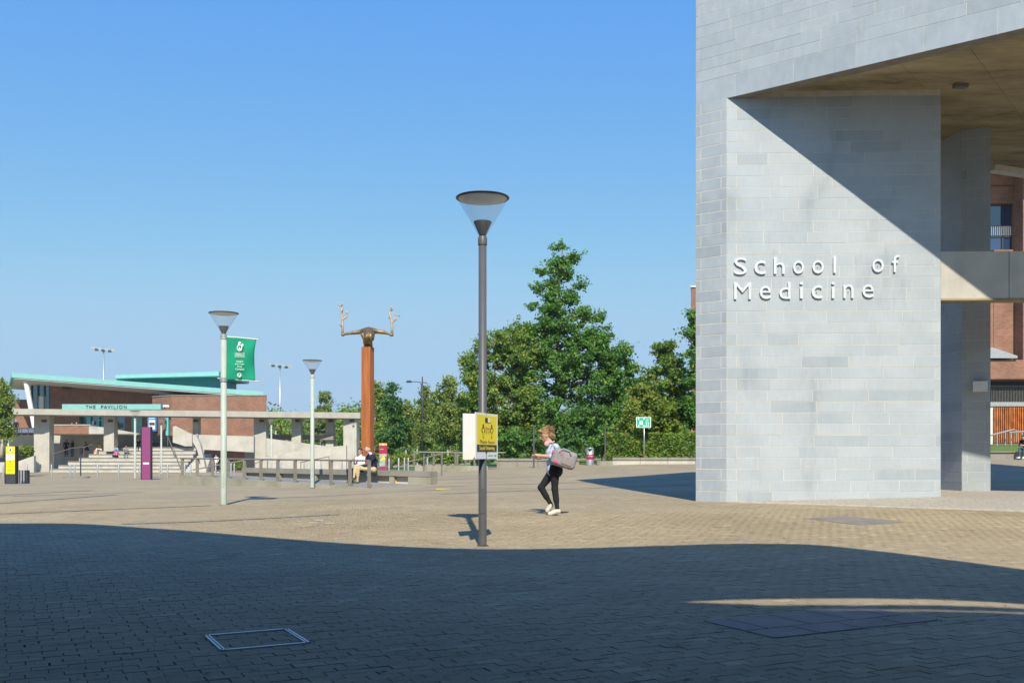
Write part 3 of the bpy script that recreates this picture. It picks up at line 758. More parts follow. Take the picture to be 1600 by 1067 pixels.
signface(ys, ya, yb_, zb_, zt_, [
 ('rect',0.06,0.31,0.97,0.955,M['yellow'],'printed_field'),
 ('rect',0.06,0.155,0.97,0.308,M['printblack'],'printed_band'),
 ('rect',0.42,0.80,0.54,0.90,M['printblack'],'emblem',2),('rect',0.54,0.80,0.64,0.895,M['white'],'emblem',2),('rect',0.42,0.785,0.68,0.795,M['printblack'],'emblem',2),
 ('poly',0.23,0.45,0.44,0.76,M['printblack'],('figure_symbol',FIG),2),('poly',0.62,0.45,0.83,0.76,M['printblack'],('figure_symbol',FIG),2),
 ('poly',0.25,0.46,0.42,0.75,M['yellow'],('figure_symbol',FIGI),3),('poly',0.64,0.46,0.81,0.75,M['yellow'],('figure_symbol',FIGI),3),
 ('text',0.43,0.635,0.62,0.70,M['printblack'],'2m',2),('rect',0.45,0.595,0.61,0.603,M['printblack'],'arrow_line',2),
 ('poly',0.425,0.583,0.46,0.615,M['printblack'],('arrow_head',[(0,0.5),(1,0),(1,1)]),2),('poly',0.60,0.583,0.635,0.615,M['printblack'],('arrow_head',[(0,0),(1,0.5),(0,1)]),2),
 ('text',0.44,0.545,0.61,0.568,M['printblack'],'(6 ft)',2),
 ('text',0.19,0.335,0.50,0.415,M['printblack'],'Please',2),('text',0.56,0.335,0.86,0.405,M['printblack'],'Ensure',2),('text',0.17,0.195,0.40,0.28,M['yellow'],'Social',2),('text',0.45,0.175,0.86,0.28,M['yellow'],'Distancing',2),
 ('text',0.56,0.06,0.80,0.085,M['steel_dark'],'LIMERICK',1),('rect',0.86,0.05,0.95,0.09,M['signgreen'],'emblem',1)])
for zz in (zb_+0.1, zt_-0.1):
    c = l1.location; MB().lathe([(0.058,-0.012),(0.064,-0.012),(0.064,0.012),(0.058,0.012)],(c.x,c.y,zz),16).build('cable_tie', M['printblack'], ys)
    MB().tube([(c.x+0.05,c.y-0.02,zz),(-0.335,13.56,zz)],0.006,6).build('cable_tie', M['printblack'], ys)

# banner on the second lamp
c2 = l2.location; Db = c2.y-0.02
bn = thing('banner', 'green cloth banner with white crest hung from the sage lamp post', 'banner', (X(376,Db),Db,Z(596,Db)))
cols, rows_ = 14, 20; mb = MB()
for j in range(rows_+1):
    v = j/rows_
    xl = 354.5+(353.2-354.5)*v; xr_ = 399.2+(397.2-399.2)*v-4.0*math.sin(v*math.pi)**1.3+(1.2*(1-abs(2*v-1)))
    yt = 525.3+(594.3-525.3)*v; yt2 = 528.7+(593.7-528.7)*v
    for i in range(cols+1):
        u = i/cols; dy = 0.05*math.sin(u*5.2+v*3.0)*math.sin(v*math.pi)*(0.4+u)
        mb.v.append((X(xl+(xr_-xl)*u,Db), Db+dy+0.10*u, Z(yt+(yt2-yt)*u,Db)))
for j in range(rows_):
    for i in range(cols):
        a = j*(cols+1)+i; mb.f.append((a+cols+1,a+cols+2,a+1,a))
mb.m = [0]*len(mb.f)
cl = mb.build('cloth', M['banner'], bn, True); so2 = cl.modifiers.new('thickness','SOLIDIFY'); so2.thickness = 0.004
MB().tube([W(345,525,Db),W(402,529.5,Db)+Vector((0,0.1,0))],0.018,10).build('upper_arm', M['steel'], bn)
MB().tube([W(340,591,Db),W(403.5,595.3,Db)+Vector((0,0.1,0))],0.014,10).build('lower_arm', M['steel'], bn)
MB().lathe([(0.080,-0.04),(0.088,-0.04),(0.088,0.04),(0.080,0.04)],(c2.x,c2.y,Z(525,Db)),16).build('clamp', M['steel'], bn)
MB().lathe([(0.080,-0.05),(0.09,-0.05),(0.09,0.05),(0.080,0.05)],(c2.x,c2.y,Z(593,Db)),16).build('clamp', M['steel'], bn)
def btxt(body, x0, x1, y0, y1):
    p = W(x0,y1,Db-0.035); text_fit('lettering', body, p, (1,0.09,0), (0,0,1), X(x1,Db)-X(x0,Db), Z(y0,Db)-Z(y1,Db), 0.003, M['white'], bn, (0,-1,0))
btxt('UNIVERSITY OF',367.2,381.8,551.0,553.0); btxt('LIMERICK',367.2,382.2,553.6,556.2); btxt('OLLSCOIL LUIMNIGH',367.2,382.0,556.8,558.2)
btxt('Smoke',369.5,379.5,563.0,566.0); btxt('and Vape',367.5,381.0,567.0,570.4); btxt('Free',371,378,571,573.8); btxt('Campus',368,381,575,578.6)
# crest: shield outline with charges, helm scroll above
def ring(cx, cy, r0, r1, D, nseg=20, sx=1.0, par=None, nm='emblem', mt=None, yoff=-0.035):
    mb = MB(); k = nseg
    for rr in (r0,r1):
        for i in range(k):
            a = 2*math.pi*i/k; mb.v.append((X(cx,D)+rr*sx*math.cos(a), D+yoff, Z(cy,D)+rr*math.sin(a)))
    for i in range(k): mb.f.append((i,(i+1)%k,k+(i+1)%k,k+i))
    mb.m = [0]*len(mb.f); o = mb.build(nm, mt or M['white'], par); mo = o.modifiers.new('t','SOLIDIFY'); mo.thickness = 0.003; return o
ring(375.0,543.5,0.062,0.080,Db,20,0.85,bn); ring(374.5,586.0,0.040,0.052,Db,20,1,bn)
for pts in ([(372,548),(374,541),(376,545),(378,540.5),(376.5,548.5),(374.5,545)],[(371.5,541),(372.5,534.5),(375,533.5),(377,535.5),(375,537),(374,540)],[(375,540),(378,538),(377.5,535.8),(380.5,538.5),(379,541)],[(370.7,546.2),(373,546),(374.8,549.5)],
            [(372.6,583.5),(374.5,587.5),(376.4,583.5),(376.0,588),(373,588)]):
    MB().front(pts, Db-0.037, 0.003).build('emblem', M['white'], bn)

# ------------------------------------------------------------------ totems, boards, signs
def totem(name, label, px0, px1, ytop, D, mats, items, edge=0.10, deep=0.22):
    z0 = GZ(X((px0+px1)/2,D),D); x0, x1 = X(px0,D), X(px1,D); zt = Z(ytop,D)
    t = thing(name, label, 'sign', ((x0+x1)/2,D,z0))
    MB().span(x0,x1,D+0.001,D+deep,z0-0.03,zt).build('frame', mats[0], t)
    e = (x1-x0)*edge
    MB().span(x0+e,x1-e,D-0.012,D,z0+0.02,zt-0.01).build('face_panel', mats[1], t)
    signface(t, (x0+e,D-0.012), (x1-e,D-0.012), z0+0.02, zt-0.01, items); return t
totem('totem_sign','tall purple wayfinding totem with black edges near the steps',220,236.5,667,66.5,(M['black'],M['purple']),[('rect',0.15,0.29,0.85,0.325,M['white'],'label_strip')])
totem('totem_sign','yellow and black distancing totem at the left edge of the plaza',7.0,25.5,697,45.2,(M['black'],M['yellow']),[
 ('rect',0.0,0.0,1.0,0.26,M['charcoal'],'base_panel'),('poly',0.2,0.82,0.8,0.985,M['white'],('diamond_symbol',[(0.5,0),(1,0.5),(0.5,1),(0,0.5)]),1),
 ('poly',0.36,0.85,0.64,0.955,M['printblack'],('figure_symbol',FIG),2),('rect',0.04,0.63,0.96,0.79,M['white'],'text_panel'),
 ('text',0.10,0.735,0.90,0.765,M['printblack'],'KEEP YOUR',2),('text',0.22,0.695,0.78,0.722,M['printblack'],'SOCIAL',2),('text',0.12,0.655,0.88,0.682,M['printblack'],'DISTANCE',2),
 ('rect',0.04,0.612,0.96,0.625,M['printblack'],'band'),('rect',0.04,0.452,0.96,0.463,M['printblack'],'band'),
 ('poly',0.40,0.555,0.62,0.59,M['maroon'],('cross_symbol',[(0.5,0),(1,0.5),(0.5,1),(0,0.5)]),2),('text',0.2,0.50,0.8,0.53,M['printblack'],'NO ENTRY',2),
 ('poly',0.40,0.405,0.60,0.44,M['signgreen'],('arrow_symbol',[(0,0.3),(0.5,0),(1,0.3),(1,0.6),(0.5,1),(0,0.6)]),2),('text',0.2,0.35,0.8,0.38,M['printblack'],'PLEASE WAIT',2)],0.12,0.2)
totem('map_board','maroon campus map board with mustard top behind the seated couple',592,605,692,47.5,(M['maroon'],M['maroon']),[
 ('rect',0.0,0.94,1.0,1.0,M['gold'],'header'),('rect',0.4,0.945,0.6,0.99,M['white'],'emblem',2),('text',0.08,0.82,0.6,0.85,M['offwhite'],'CAMPUS MAP',1),
 ('rect',0.05,0.36,0.95,0.71,M['mapgreen'],'map'),('poly',0.1,0.52,0.9,0.66,M['yellow'],('map_area',[(0,0),(0.4,0.2),(1,0.1),(0.7,0.7),(0.5,1),(0.3,0.6)]),2),
 ('rect',0.08,0.22,0.35,0.34,M['purple'],'text_column'),('rect',0.4,0.22,0.6,0.34,M['purple'],'text_column'),('rect',0.66,0.22,0.92,0.34,M['purple'],'text_column'),
 ('rect',0.42,0.07,0.62,0.13,M['white'],'emblem'),('text',0.1,0.02,0.9,0.05,M['white'],'UNIVERSITY',1)],0.02,0.12)
# assembly point sign 22
D22 = 63.5; z22 = GZ(X(1006,D22),D22); s22 = thing('assembly_point_sign','green assembly point sign number 22 on a steel post by the hedge','sign',(X(1006.5,D22),D22,z22))
MB().tube([(X(1006.5,D22),D22,z22-0.05),(X(1006.5,D22),D22,Z(655,D22))],0.035,10).build('post', M['steel'], s22, True)
MB().pxbox(994,1017.2,651.5,668,D22-0.06,0.02).build('panel', M['white'], s22)
ra, rb = (X(994.6,D22-0.06),D22-0.06),(X(1016.6,D22-0.06),D22-0.06)
fig4 = [('rect',0.02,0.03,0.98,0.97,M['signgreen'],'green_field')]
for (u,v,a) in ((0.13,0.72,0),(0.47,0.72,1),(0.13,0.10,2),(0.47,0.10,3)):
    tri = [[(0,1),(0.0,0.3),(0.35,0.5),(0.9,0.0),(1,0.1),(0.5,0.65),(0.7,1)],[(1,1),(0.3,1),(0.5,0.65),(0,0.1),(0.1,0),(0.65,0.5),(1,0.3)],[(0,0),(0.7,0),(0.5,0.35),(1,0.9),(0.9,1),(0.35,0.5),(0,0.7)],[(1,0),(1,0.7),(0.65,0.5),(0.1,1),(0,0.9),(0.5,0.35),(0.3,0)]][a]
    fig4.append(('poly',u-0.02,v,u+0.10,v+0.2,M['white'],('arrow_symbol',tri),2))
for (u0,u1,v0) in ((0.20,0.29,0.25),(0.28,0.38,0.28),(0.37,0.46,0.25)):
    fig4.append(('poly',u0,v0,u1,v0+0.45,M['white'],('figure_symbol',[(0.2,0),(0.8,0),(0.95,0.6),(0.65,0.68),(0.8,0.85),(0.5,1.0),(0.2,0.85),(0.35,0.68),(0.05,0.6)]),2))
fig4 += [('text',0.62,0.14,0.90,0.52,M['white'],'22',2),('text',0.62,0.74,0.90,0.83,M['white'],'ASSEMBLY',2),('text',0.66,0.60,0.86,0.69,M['white'],'POINT',2)]
signface(s22, ra, rb, Z(667.6,D22-0.06), Z(652,D22-0.06), fig4)
# bin
Dn = 62.5; zn = GZ(X(922,Dn),Dn); xb = X(922,Dn); bi = thing('litter_bin','cylindrical steel litter bin with red notice below the trees','bin',(xb,Dn,zn))
rb_ = (X(928,Dn)-X(916,Dn))/2; hb = Z(699.5,Dn)-zn
MB().lathe([(rb_,0.0),(rb_,hb-0.12),(rb_*0.96,hb-0.11),(rb_*0.96,hb-0.02),(rb_,hb),(rb_*0.7,hb+0.01),(0,hb+0.01)],(xb,Dn,zn),24).build('body', M['steel'], bi, True)
MB().front([(918.5,701),(925.5,701),(922,706.5)],Dn-rb_-0.01,0.02).build('opening', M['black'], bi)
mb = MB(); k = 10
for zz in (hb*0.32,hb*0.62):
    for i in range(k+1):
        a = math.pi*(1.12+0.76*i/k); mb.v.append((xb+(rb_+0.006)*math.cos(a),Dn+(rb_+0.006)*math.sin(a),zn+zz))
for i in range(k): mb.f.append((i,i+1,k+2+i,k+1+i))
mb.m = [0]*len(mb.f); mb.build('notice', M['maroon'], bi)
text_fit('lettering','LITTER',(xb-rb_*0.6,Dn-rb_-0.012,zn+hb*0.48),(1,0,0),(0,0,1),rb_*1.2,0.08,0.003,M['white'],bi,(0,-1,0))
# plain posts
for px,y0,y1,D,lab in ((945.5,668,716,64,'thin dark post standing among the shrubs beside the litter bin'),(834,665,730,60,'thin grey post behind the walking woman')):
    single('marker_post', MB().tube([(X(px,D),D,GZ(X(px,D),D)-0.03),(X(px,D),D,Z(y0,D))],0.05,10), M['pole_grey'], lab, 'post')
# tall road light
Dt = 84.0; zt0 = GZ(X(660,Dt),Dt); rl = thing('road_light','tall dark column light with a single arm and domed head','street lamp',(X(660,Dt),Dt,zt0))
MB().tube([(X(660,Dt),Dt,zt0-0.05),(X(660,Dt),Dt,Z(640,Dt)),(X(660,Dt),Dt,Z(588.5,Dt))],[0.10,0.075,0.05],10).build('column', M['charcoal'], rl, True)
MB().tube([W(643,596,Dt),W(667,598,Dt)],0.035,8).build('arm', M['charcoal'], rl)
mb = MB().lathe([(0.0,0.16),(0.12,0.15),(0.20,0.08),(0.22,0.0),(0.0,-0.02)],(0,0,0),14); mb.v = [(v[0]*1.15+X(639,Dt),v[1]+Dt,v[2]*1.2+Z(597.5,Dt)) for v in mb.v]
mb.build('lamp_head', M['charcoal'], rl, True)
# floodlight masts far behind
for px,top,bot,D,nb,lab in ((162,543.5,640,260,7,'floodlight mast rising behind the pavilion roof'),(437.5,568.5,700,260,7,'floodlight mast behind the pergola, taller of the two there'),(428,627.5,700,420,6,'more distant floodlight mast just above the pergola beam')):
    fl = thing('floodlight_mast', lab, 'floodlight', (X(px,D),D,-1.0))
    MB().tube([(X(px,D),D,-1.0),(X(px,D),D,Z(top+4,D))],[0.32,0.16],10).build('mast', M['steel'], fl, True)
    sp = 36 if D < 400 else 18
    MB().tube([W(px-sp/2+2,top+1,D),W(px+sp/2-2,top+5,D)],0.10,6).build('crossbar', M['steel'], fl)
    for i in range(nb):
        c = W(px-sp/2+sp*(i+0.5)/nb, top+1+4*(i+0.5)/nb+(i%2)*2.2-0.8, D); MB().box((c.x,c.y-0.3,c.z),(0.85,0.5,0.55),0.3).build('lamp_unit', M['charcoal' if i%2 else 'steel'], fl)

# ------------------------------------------------------------------ ramp with railing and long bench (mid distance)
def groundpoly(pts, zf): return [zf(p) for p in pts]
RA, RB = Vector((-5.1,35.9)), Vector((-13.75,41.3)); BA, BB = Vector((-3.05,37.45)), Vector((-11.5,42.3))
ramp_t = thing('access_ramp','concrete ramp edged by a flat-bar steel railing in front of the bench','ramp',(RA.x,RA.y,0))
rd = (RB-RA).normalized(); rn = Vector((rd.y,-rd.x))
if rn.y > 0: rn = -rn
def rampz(t): return 0.02+0.36*t
mb = MB(); rc = RA+Vector((2.0,1.2)); 
P = [RA,RA+(BA-RA)*0.86,RB+(BB-RB)*1.0,RB]
mb.prism([RA,BA-Vector((0.25,0.45)),BB-Vector((0.25,0.45)),RB][::1], -0.05, [rampz(0)+0.06,rampz(0.02)+0.09,rampz(1),rampz(1)]); 
mb.build('ramp_surface', M['conc_seat'], ramp_t)
L_ = (RB-RA).length; nsg = 7
for i in range(nsg):
    a, b = RA+rd*(L_*i/nsg+0.004), RA+rd*(L_*(i+1)/nsg-0.004)
    MB().prism([a+rn*0.12,b+rn*0.12,b,a][::-1] if False else [a,b,b+rn*0.14,a+rn*0.14], -0.05, [rampz(i/nsg)+0.03,rampz((i+1)/nsg)+0.03]*1+[rampz((i+1)/nsg)+0.03,rampz(i/nsg)+0.03]).build('edge_wall', M['conc_old'], ramp_t)
def rail_z(t): return 1.03+0.06*t
npst = 12
for i in range(npst):
    t = (i/(npst-1))*0.985+0.003; p = RA+rd*(L_*t)+rn*0.07
    MB().box((p.x,p.y,(rampz(t)+rail_z(t))/2-0.0),(0.13,0.035,rail_z(t)-rampz(t)-0.02),math.atan2(rd.y,rd.x)+0.9).build('post', M['steel_dark'], ramp_t)
a, b = RA+rn*0.07, RB+rn*0.07
MB().tube([(a.x,a.y,rail_z(0)),(b.x,b.y,rail_z(1))],0.032,8).build('top_rail', M['steel_dark'], ramp_t)
a2, b2 = RB+rn*0.07, RB+Vector((1.9,1.0))
MB().tube([(RB.x+0.5,RB.y-0.1,0.62),(RB.x+2.6,RB.y-1.2+1.4,1.02)],0.025,8).build('inner_handrail', M['steel_dark'], ramp_t)
bench = thing('concrete_bench','long concrete bench seat the couple sit on, its end towards the camera','bench',(BA.x,BA.y,0.05))
bd = (BB-BA).normalized(); bn_ = Vector((bd.y,-bd.x)); 
if bn_.y > 0: bn_ = -bn_
Lb = (BB-BA).length; nb = 5
for i in range(nb):
    s0, s1 = Lb*i/nb+0.006, Lb*(i+1)/nb-0.006
    a, b = BA+bd*s0, BA+bd*s1; zt1, zt2 = 0.61+0.08*i/nb, 0.61+0.08*(i+1)/nb
    MB().prism([a,b,b+bn_*-0.0,a][:0] or [a-bn_*0.42,b-bn_*0.42,b+bn_*0.05,a+bn_*0.05], [zt1-0.20,zt2-0.20,zt2-0.20,zt1-0.20], [zt1,zt2,zt2,zt1]).build('seat_slab', M['conc_seat'], bench)
    ins = 0.0 if i else -0.0
    MB().prism([a-bn_*0.40,b-bn_*0.40,b-bn_*0.14,a-bn_*0.14], -0.05, [zt1-0.203,zt2-0.203,zt2-0.203,zt1-0.203]).build('plinth', M['conc'], bench)
    m_ = BA+bd*(s1-0.1)
    MB().box((m_.x-bn_.x*0.06,m_.y-bn_.y*0.06,0.19),(0.22,0.16,0.42),math.atan2(bd.y,bd.x)).build('bracket', M['conc_old'], bench)
a = BA-bd*0.0; e0 = BA+bd*0.0; e1 = BA+bd*1.05
MB().prism([e0-bn_*0.41,e1-bn_*0.41,e1+bn_*0.035,e0+bn_*0.035], -0.04, 0.405).build('end_block', M['conc_old'], bench)
c = BA+bd*1.75+bn_*(-0.12); MB().box((c.x,c.y,0.20),(0.09,0.02,0.16),math.atan2(bd.y,bd.x)).build('yellow_marker', M['yellow'], bench)
# handrail behind the bench, standing free
for i,(x0,y0,x1,y1,D,lab) in enumerate(((592,716,603,713,44,'short stepped steel handrail behind the bench end'),(470,722,514,713,52,'sloping steel handrail behind the bench'),(398,724,418,716.5,52,'short steel handrail beyond the ramp railing'))):
    hr = thing('handrail', lab, 'handrail', (X(x1,D),D,GZ(X(x1,D),D)))
    zg0, zg1 = GZ(X(x0,D),D), GZ(X(x1,D),D)
    MB().tube([(X(x0,D),D,zg0),W(x0,y0,D),W(x1,y1,D),(X(x1,D),D,zg1)],0.03,8).build('rail', M['steel_dark'], hr)

# raised planter ramp on the right with railing
Dp = 58.0
rr_ = thing('ramp_railing','steel post railing on a low concrete wall in front of the birches','railing',(X(690,Dp),Dp,GZ(X(690,Dp),Dp)))
zg = GZ(X(690,Dp),Dp)
MB().span(X(648,Dp),X(762,Dp),Dp,Dp+0.25,zg-0.25,Z(727.5,Dp)).build('low_wall', M['conc_old'], rr_)
for px in (647,677.5,690,711.5,714.5,727,741,757):
    MB().box((X(px,Dp),Dp+0.10,(Z(706.5,Dp)+Z(728,Dp))/2),(0.11,0.05,Z(706.5,Dp)-Z(728.5,Dp)),0.4).build('post', M['steel_dark'], rr_)
MB().tube([W(647,706,Dp),W(730,707.5,Dp),W(790,707,Dp)],0.045,8).build('top_rail', M['steel_dark'], rr_)
for v in rr_.children[-1].data.vertices: v.co.y += 0.10
De = 50.0
hr = thing('handrail','long sloping steel handrail leading up to the planter wall','handrail',(X(660,De),De,GZ(X(660,De),De)))
MB().tube([(X(636,De),De,GZ(X(636,De),De)),W(636,722,De),W(690,709,De),(X(690,De),De,GZ(X(690,De),De))],0.04,8).build('rail', M['steel_dark'], hr)
MB().tube([(X(662,De),De,GZ(X(662,De),De)),W(662,715.5,De)],0.04,8).build('post', M['steel_dark'], hr)
# low seat walls in front of the trees
def seatwall(label, px0, px1, D0, D1, ytop, cut=None, n=4, mt='conc'):
    t = thing('seat_wall', label, 'wall', (X(px0,D0),D0,GZ(X(px0,D0),D0)))
    for i in range(n):
        a, b = i/n, (i+1)/n; xa, xb2 = X(px0+(px1-px0)*a,D0+(D1-D0)*a), X(px0+(px1-px0)*b,D0+(D1-D0)*b); ya_, yb2 = D0+(D1-D0)*a, D0+(D1-D0)*b
        g0 = min(GZ(xa,ya_),GZ(xb2,yb2)); zt = Z(ytop,(ya_+yb2)/2)
        MB().prism([(xa+0.01,ya_),(xb2-0.01,yb2),(xb2-0.01,yb2+0.5),(xa+0.01,ya_+0.5)], g0-0.2, zt-0.16).build('plinth', M[mt], t)
        MB().prism([(xa+0.01,ya_-0.06),(xb2-0.01,yb2-0.06),(xb2-0.01,yb2+0.56),(xa+0.01,ya_+0.56)], zt-0.157, zt).build('seat_slab', M['conc_seat'], t)
    return t
seatwall('low concrete seat wall in front of the hedge',957,1130,61.5,61.5,714.5,n=4)
seatwall('shaded low concrete wall under the big tree',776,905,64,64,716,n=4,mt='conc_seat')  # darker concrete stands in for the tree's shade
single('kerb_block', MB().pxbox(933,957,720,730,61.3,0.6), M['conc_old'], 'short concrete kerb block left of the hedge seat wall', 'kerb')

# bollards
bols = [(80.5,76),(110,74),(117,78),(152.5,75),(185.5,75),(218,77),(250,78),(262,74),(288.5,72),(298,76),(337,70),(350,74),(361,70),(366,78),(438,66),(462,66),(475,66),(488,68),(502,66),(519,66),(534,60),(546,64),(601,66),(608,62),(623,60),(632,66),(638,62),(668,66),(5,70),(42,62)]
bols.sort()
b0 = None
ords = ['first','second','third','fourth','fifth','sixth','seventh','eighth','ninth','tenth','eleventh','twelfth','thirteenth','fourteenth','fifteenth','sixteenth','seventeenth','eighteenth','nineteenth','twentieth']
for i,(px,D) in enumerate(bols):
    loc = (X(px,D),D,GZ(X(px,D),D))
    lab = 'slim steel bollard, %s from the left' % (ords[i] if i < 20 else ('twenty-'+ords[i-20] if i < 29 else 'rightmost, before the birch trees')) if i < 29 else 'slim steel bollard, rightmost of the plaza row'
    if b0 is None:
        b0 = thing('bollard', lab, 'bollard', loc, 'steel bollards across the plaza')
        MB().lathe([(0.055,-0.05),(0.055,0.93),(0.048,0.95),(0,0.955)],n=12).build('shaft', M['steel'], b0, True, world=False)
    else: dup(b0, loc, 0, lab)
# signal style post on round base near the steps
Ds = 72.0
sp_ = thing('stanchion','dark stanchion post with a small signal head on a flat stone base','post',(X(126,Ds),Ds,GZ(X(126,Ds),Ds)))
zz = GZ(X(126,Ds),Ds)
MB().lathe([(0.62,-0.02),(0.62,0.10),(0.55,0.14),(0,0.15)],(X(126,Ds),Ds,zz),20).build('base', M['conc_seat'], sp_)
MB().tube([(X(126,Ds),Ds,zz+0.1),W(126,703,Ds)],0.05,8).build('pole', M['charcoal'], sp_)
MB().pxbox(124.3,127.7,699.5,708,Ds-0.1,0.2).build('signal_head', M['black'], sp_)
single('bollard_block', MB().lathe([(0.5,-0.02),(0.5,0.12),(0.42,0.15),(0,0.15)],(X(110,Ds),Ds,GZ(X(110,Ds),Ds)),18), M['conc_seat'], 'round low stone block left of the stanchion', 'block')
bs = thing('barrier','folded row of grey barrier panels beside the yellow totem','barrier',(X(34,47),47,GZ(X(34,47),47)))
for i,px in enumerate((28.5,32,35.5,39)):
    z_ = GZ(X(px,47),47); MB().span(X(px-1.1,47),X(px+1.1,47),47+0.05*i,47.4,z_-0.02,Z(734.5,47)).build('panel', M['steel' if i<3 else 'charcoal'], bs)

# sculpture
Dc = 45.5; zc = GZ(X(573.5,Dc),Dc); xc = X(573.5,Dc)
plinth = thing('sculpture_column','tall rust orange steel column carrying the bronze figure','column',(xc,Dc,zc))
hw = (X(581,Dc)-X(566,Dc))/2
mb = MB().box((xc,Dc+hw,(zc+Z(543.5,Dc))/2),(hw*2,hw*2,Z(543.5,Dc)-zc+0.1),math.radians(-16)); mb.build('shaft', M['corten'], plinth)
mb = MB().box((xc,Dc+hw,Z(543.5,Dc)+0.012),(hw*1.9,hw*1.9,0.02),math.radians(-16)); mb.build('top_plate', M['corten'], plinth)

# ------------------------------------------------------------------ pavilion hill: steps, pergola, terrace, building
GL = -0.46
# steps
stairs = thing('seating_steps','broad pale concrete seating steps rising to the terrace','steps',(X(200,95),95,GL))
yl = [737,731,725.2,719.5,713.7,708,702.3,697]
xl = [78,84,92,103,112,122,131,138]
xe = [286,285,284,283,282,281,280,279]
zs = []
for i in range(7):
    D = 95+0.95*i; z1 = GL+0.352*(i+1); zs.append((D,z1))
    for seg in range(3):
        x0 = X(xl[i]+(xe[i]-xl[i])*seg/3,95)+0.01; x1 = X(xl[i]+(xe[i]-xl[i])*(seg+1)/3,95)-0.01
        MB().span(x0,x1,D,D+0.93 if i<6 else D+5,GL-0.2,z1-0.07).build('step_block', M['conc'], stairs)
        MB().span(x0,x1,D-0.05,D+0.93 if i<6 else D+5,z1-0.067,z1).build('tread', M['conc_seat'], stairs)
for i in range(14):
    D = 95+0.475*i; MB().span(X(288,95),X(322-1.45*i,95),D,D+0.5 if i<13 else D+4,GL-0.2,GL+0.176*(i+1)).build('step', M['conc'], stairs)
for i in range(8):                                       # upper flight
    D = 103+0.4*i; z = zs[6][1]+0.15*(i+1); MB().span(X(230,D),X(292,D),D,D+0.42,zs[6][1]-0.4,z).build('step', M['conc'], stairs)
for px in ((80,133),(262,303),(270,278)):
    pass
def rail3(pts, par, posts=True, r=0.04):
    MB().tube(pts, r, 8).build('handrail', M['steel_dark'], par)
    if posts:
        for p,g in ((pts[0],0.9),(pts[len(pts)//2],0.9),(pts[-1],0.9)):
            MB().tube([p,(p[0],p[1],p[2]-g)],r*0.9,6).build('rail_post', M['steel_dark'], par)
rail3([W(83,709,95.5),W(112,700,97.5),W(131,698.5,98.5),W(155,691,100)], stairs)
rail3([W(262,682,101),W(270,702,98.5),W(272,702,98.4),W(281,728,95.5)], stairs)
rail3([W(302,686,100.5),W(309,700,98.5),W(311,701,98.4),W(319,719,95.6)], stairs)
MB().front([(301,679),(306,680),(313,694),(322,737),(316,737),(308,702),(301,690)],95.3,0.5).build('side_wall', M['conc'], stairs)
MB().front([(270,665),(274,664.5),(293,676),(300,678),(300,697),(289,697),(270,691)],100.2,0.6).build('upper_side_wall', M['conc'], stairs)

tw = thing('terrace_wall','shaded concrete retaining wall behind the seating steps','wall',(X(150,102.5),102.5,GL))
for i,(a,b) in enumerate(((77,105),(105,133),(133,162),(162,196),(196,230))):
    MB().span(X(a,102.5)+0.01,X(b,102.5)-0.01,102.5,103.0,GL-0.1,Z(679,102.5)).build('panel', M['conc'], tw)
MB().span(X(77,100),X(230,102.5),99.8,102.45,Z(680.3,102.5),Z(678.6,102.5)).build('shade_slab', M['conc'], tw)  # thin slab added to throw shade on the wall below
terr = thing('terrace_parapet','brick and pale concrete parapet along the terrace edge','wall',(X(150,104),104,1.0))
MB().span(X(78,104),X(138,104),104,104.4,Z(681,104),Z(664.5,104)).build('brick_wall', M['brick'], terr)
MB().span(X(77.5,104),X(142,104),103.95,104.45,Z(664.5,104)+0.003,Z(663,104)).build('coping', M['conc'], terr)
MB().front([(138.5,665),(162,667.5),(190,672.5),(230,679.5),(230,683),(138.5,683)],104,0.4).build('sloped_wall', M['conc'], terr)
MB().span(X(0,104)-4,X(300,104),103.2,118,0.5,Z(680.5,104)).build('terrace_floor', M['conc_seat'], terr)
lw = thing('terrace_bridge','concrete band and brick base of the lower terrace beside the birch','wall',(X(20,99),99,GL))
MB().span(X(-60,99),X(53,99),99,99.5,Z(697,99),Z(680.5,99)).build('concrete_band', M['conc'], lw)
MB().span(X(-60,101),X(53,101),101,101.3,Z(680,101),Z(676,101)).build('brick_base', M['brick'], lw)
MB().tube([W(18,668.5,100.5),W(53,669.5,100.5)],0.05,6).build('rail', M['steel'], lw)
for px in (22,34,44,53): MB().tube([W(px,669,100.5),W(px,680,100.5)],0.04,6).build('rail_post', M['steel'], lw)
MB().front([(24,722),(53,712),(53,738),(40,738),(24,732)],93,0.4).build('ramp_wall', M['conc'], lw)
MB().front([(-40,722),(9,722),(9,738),(-40,738)],92,0.4).build('planter_wall', M['conc'], lw)

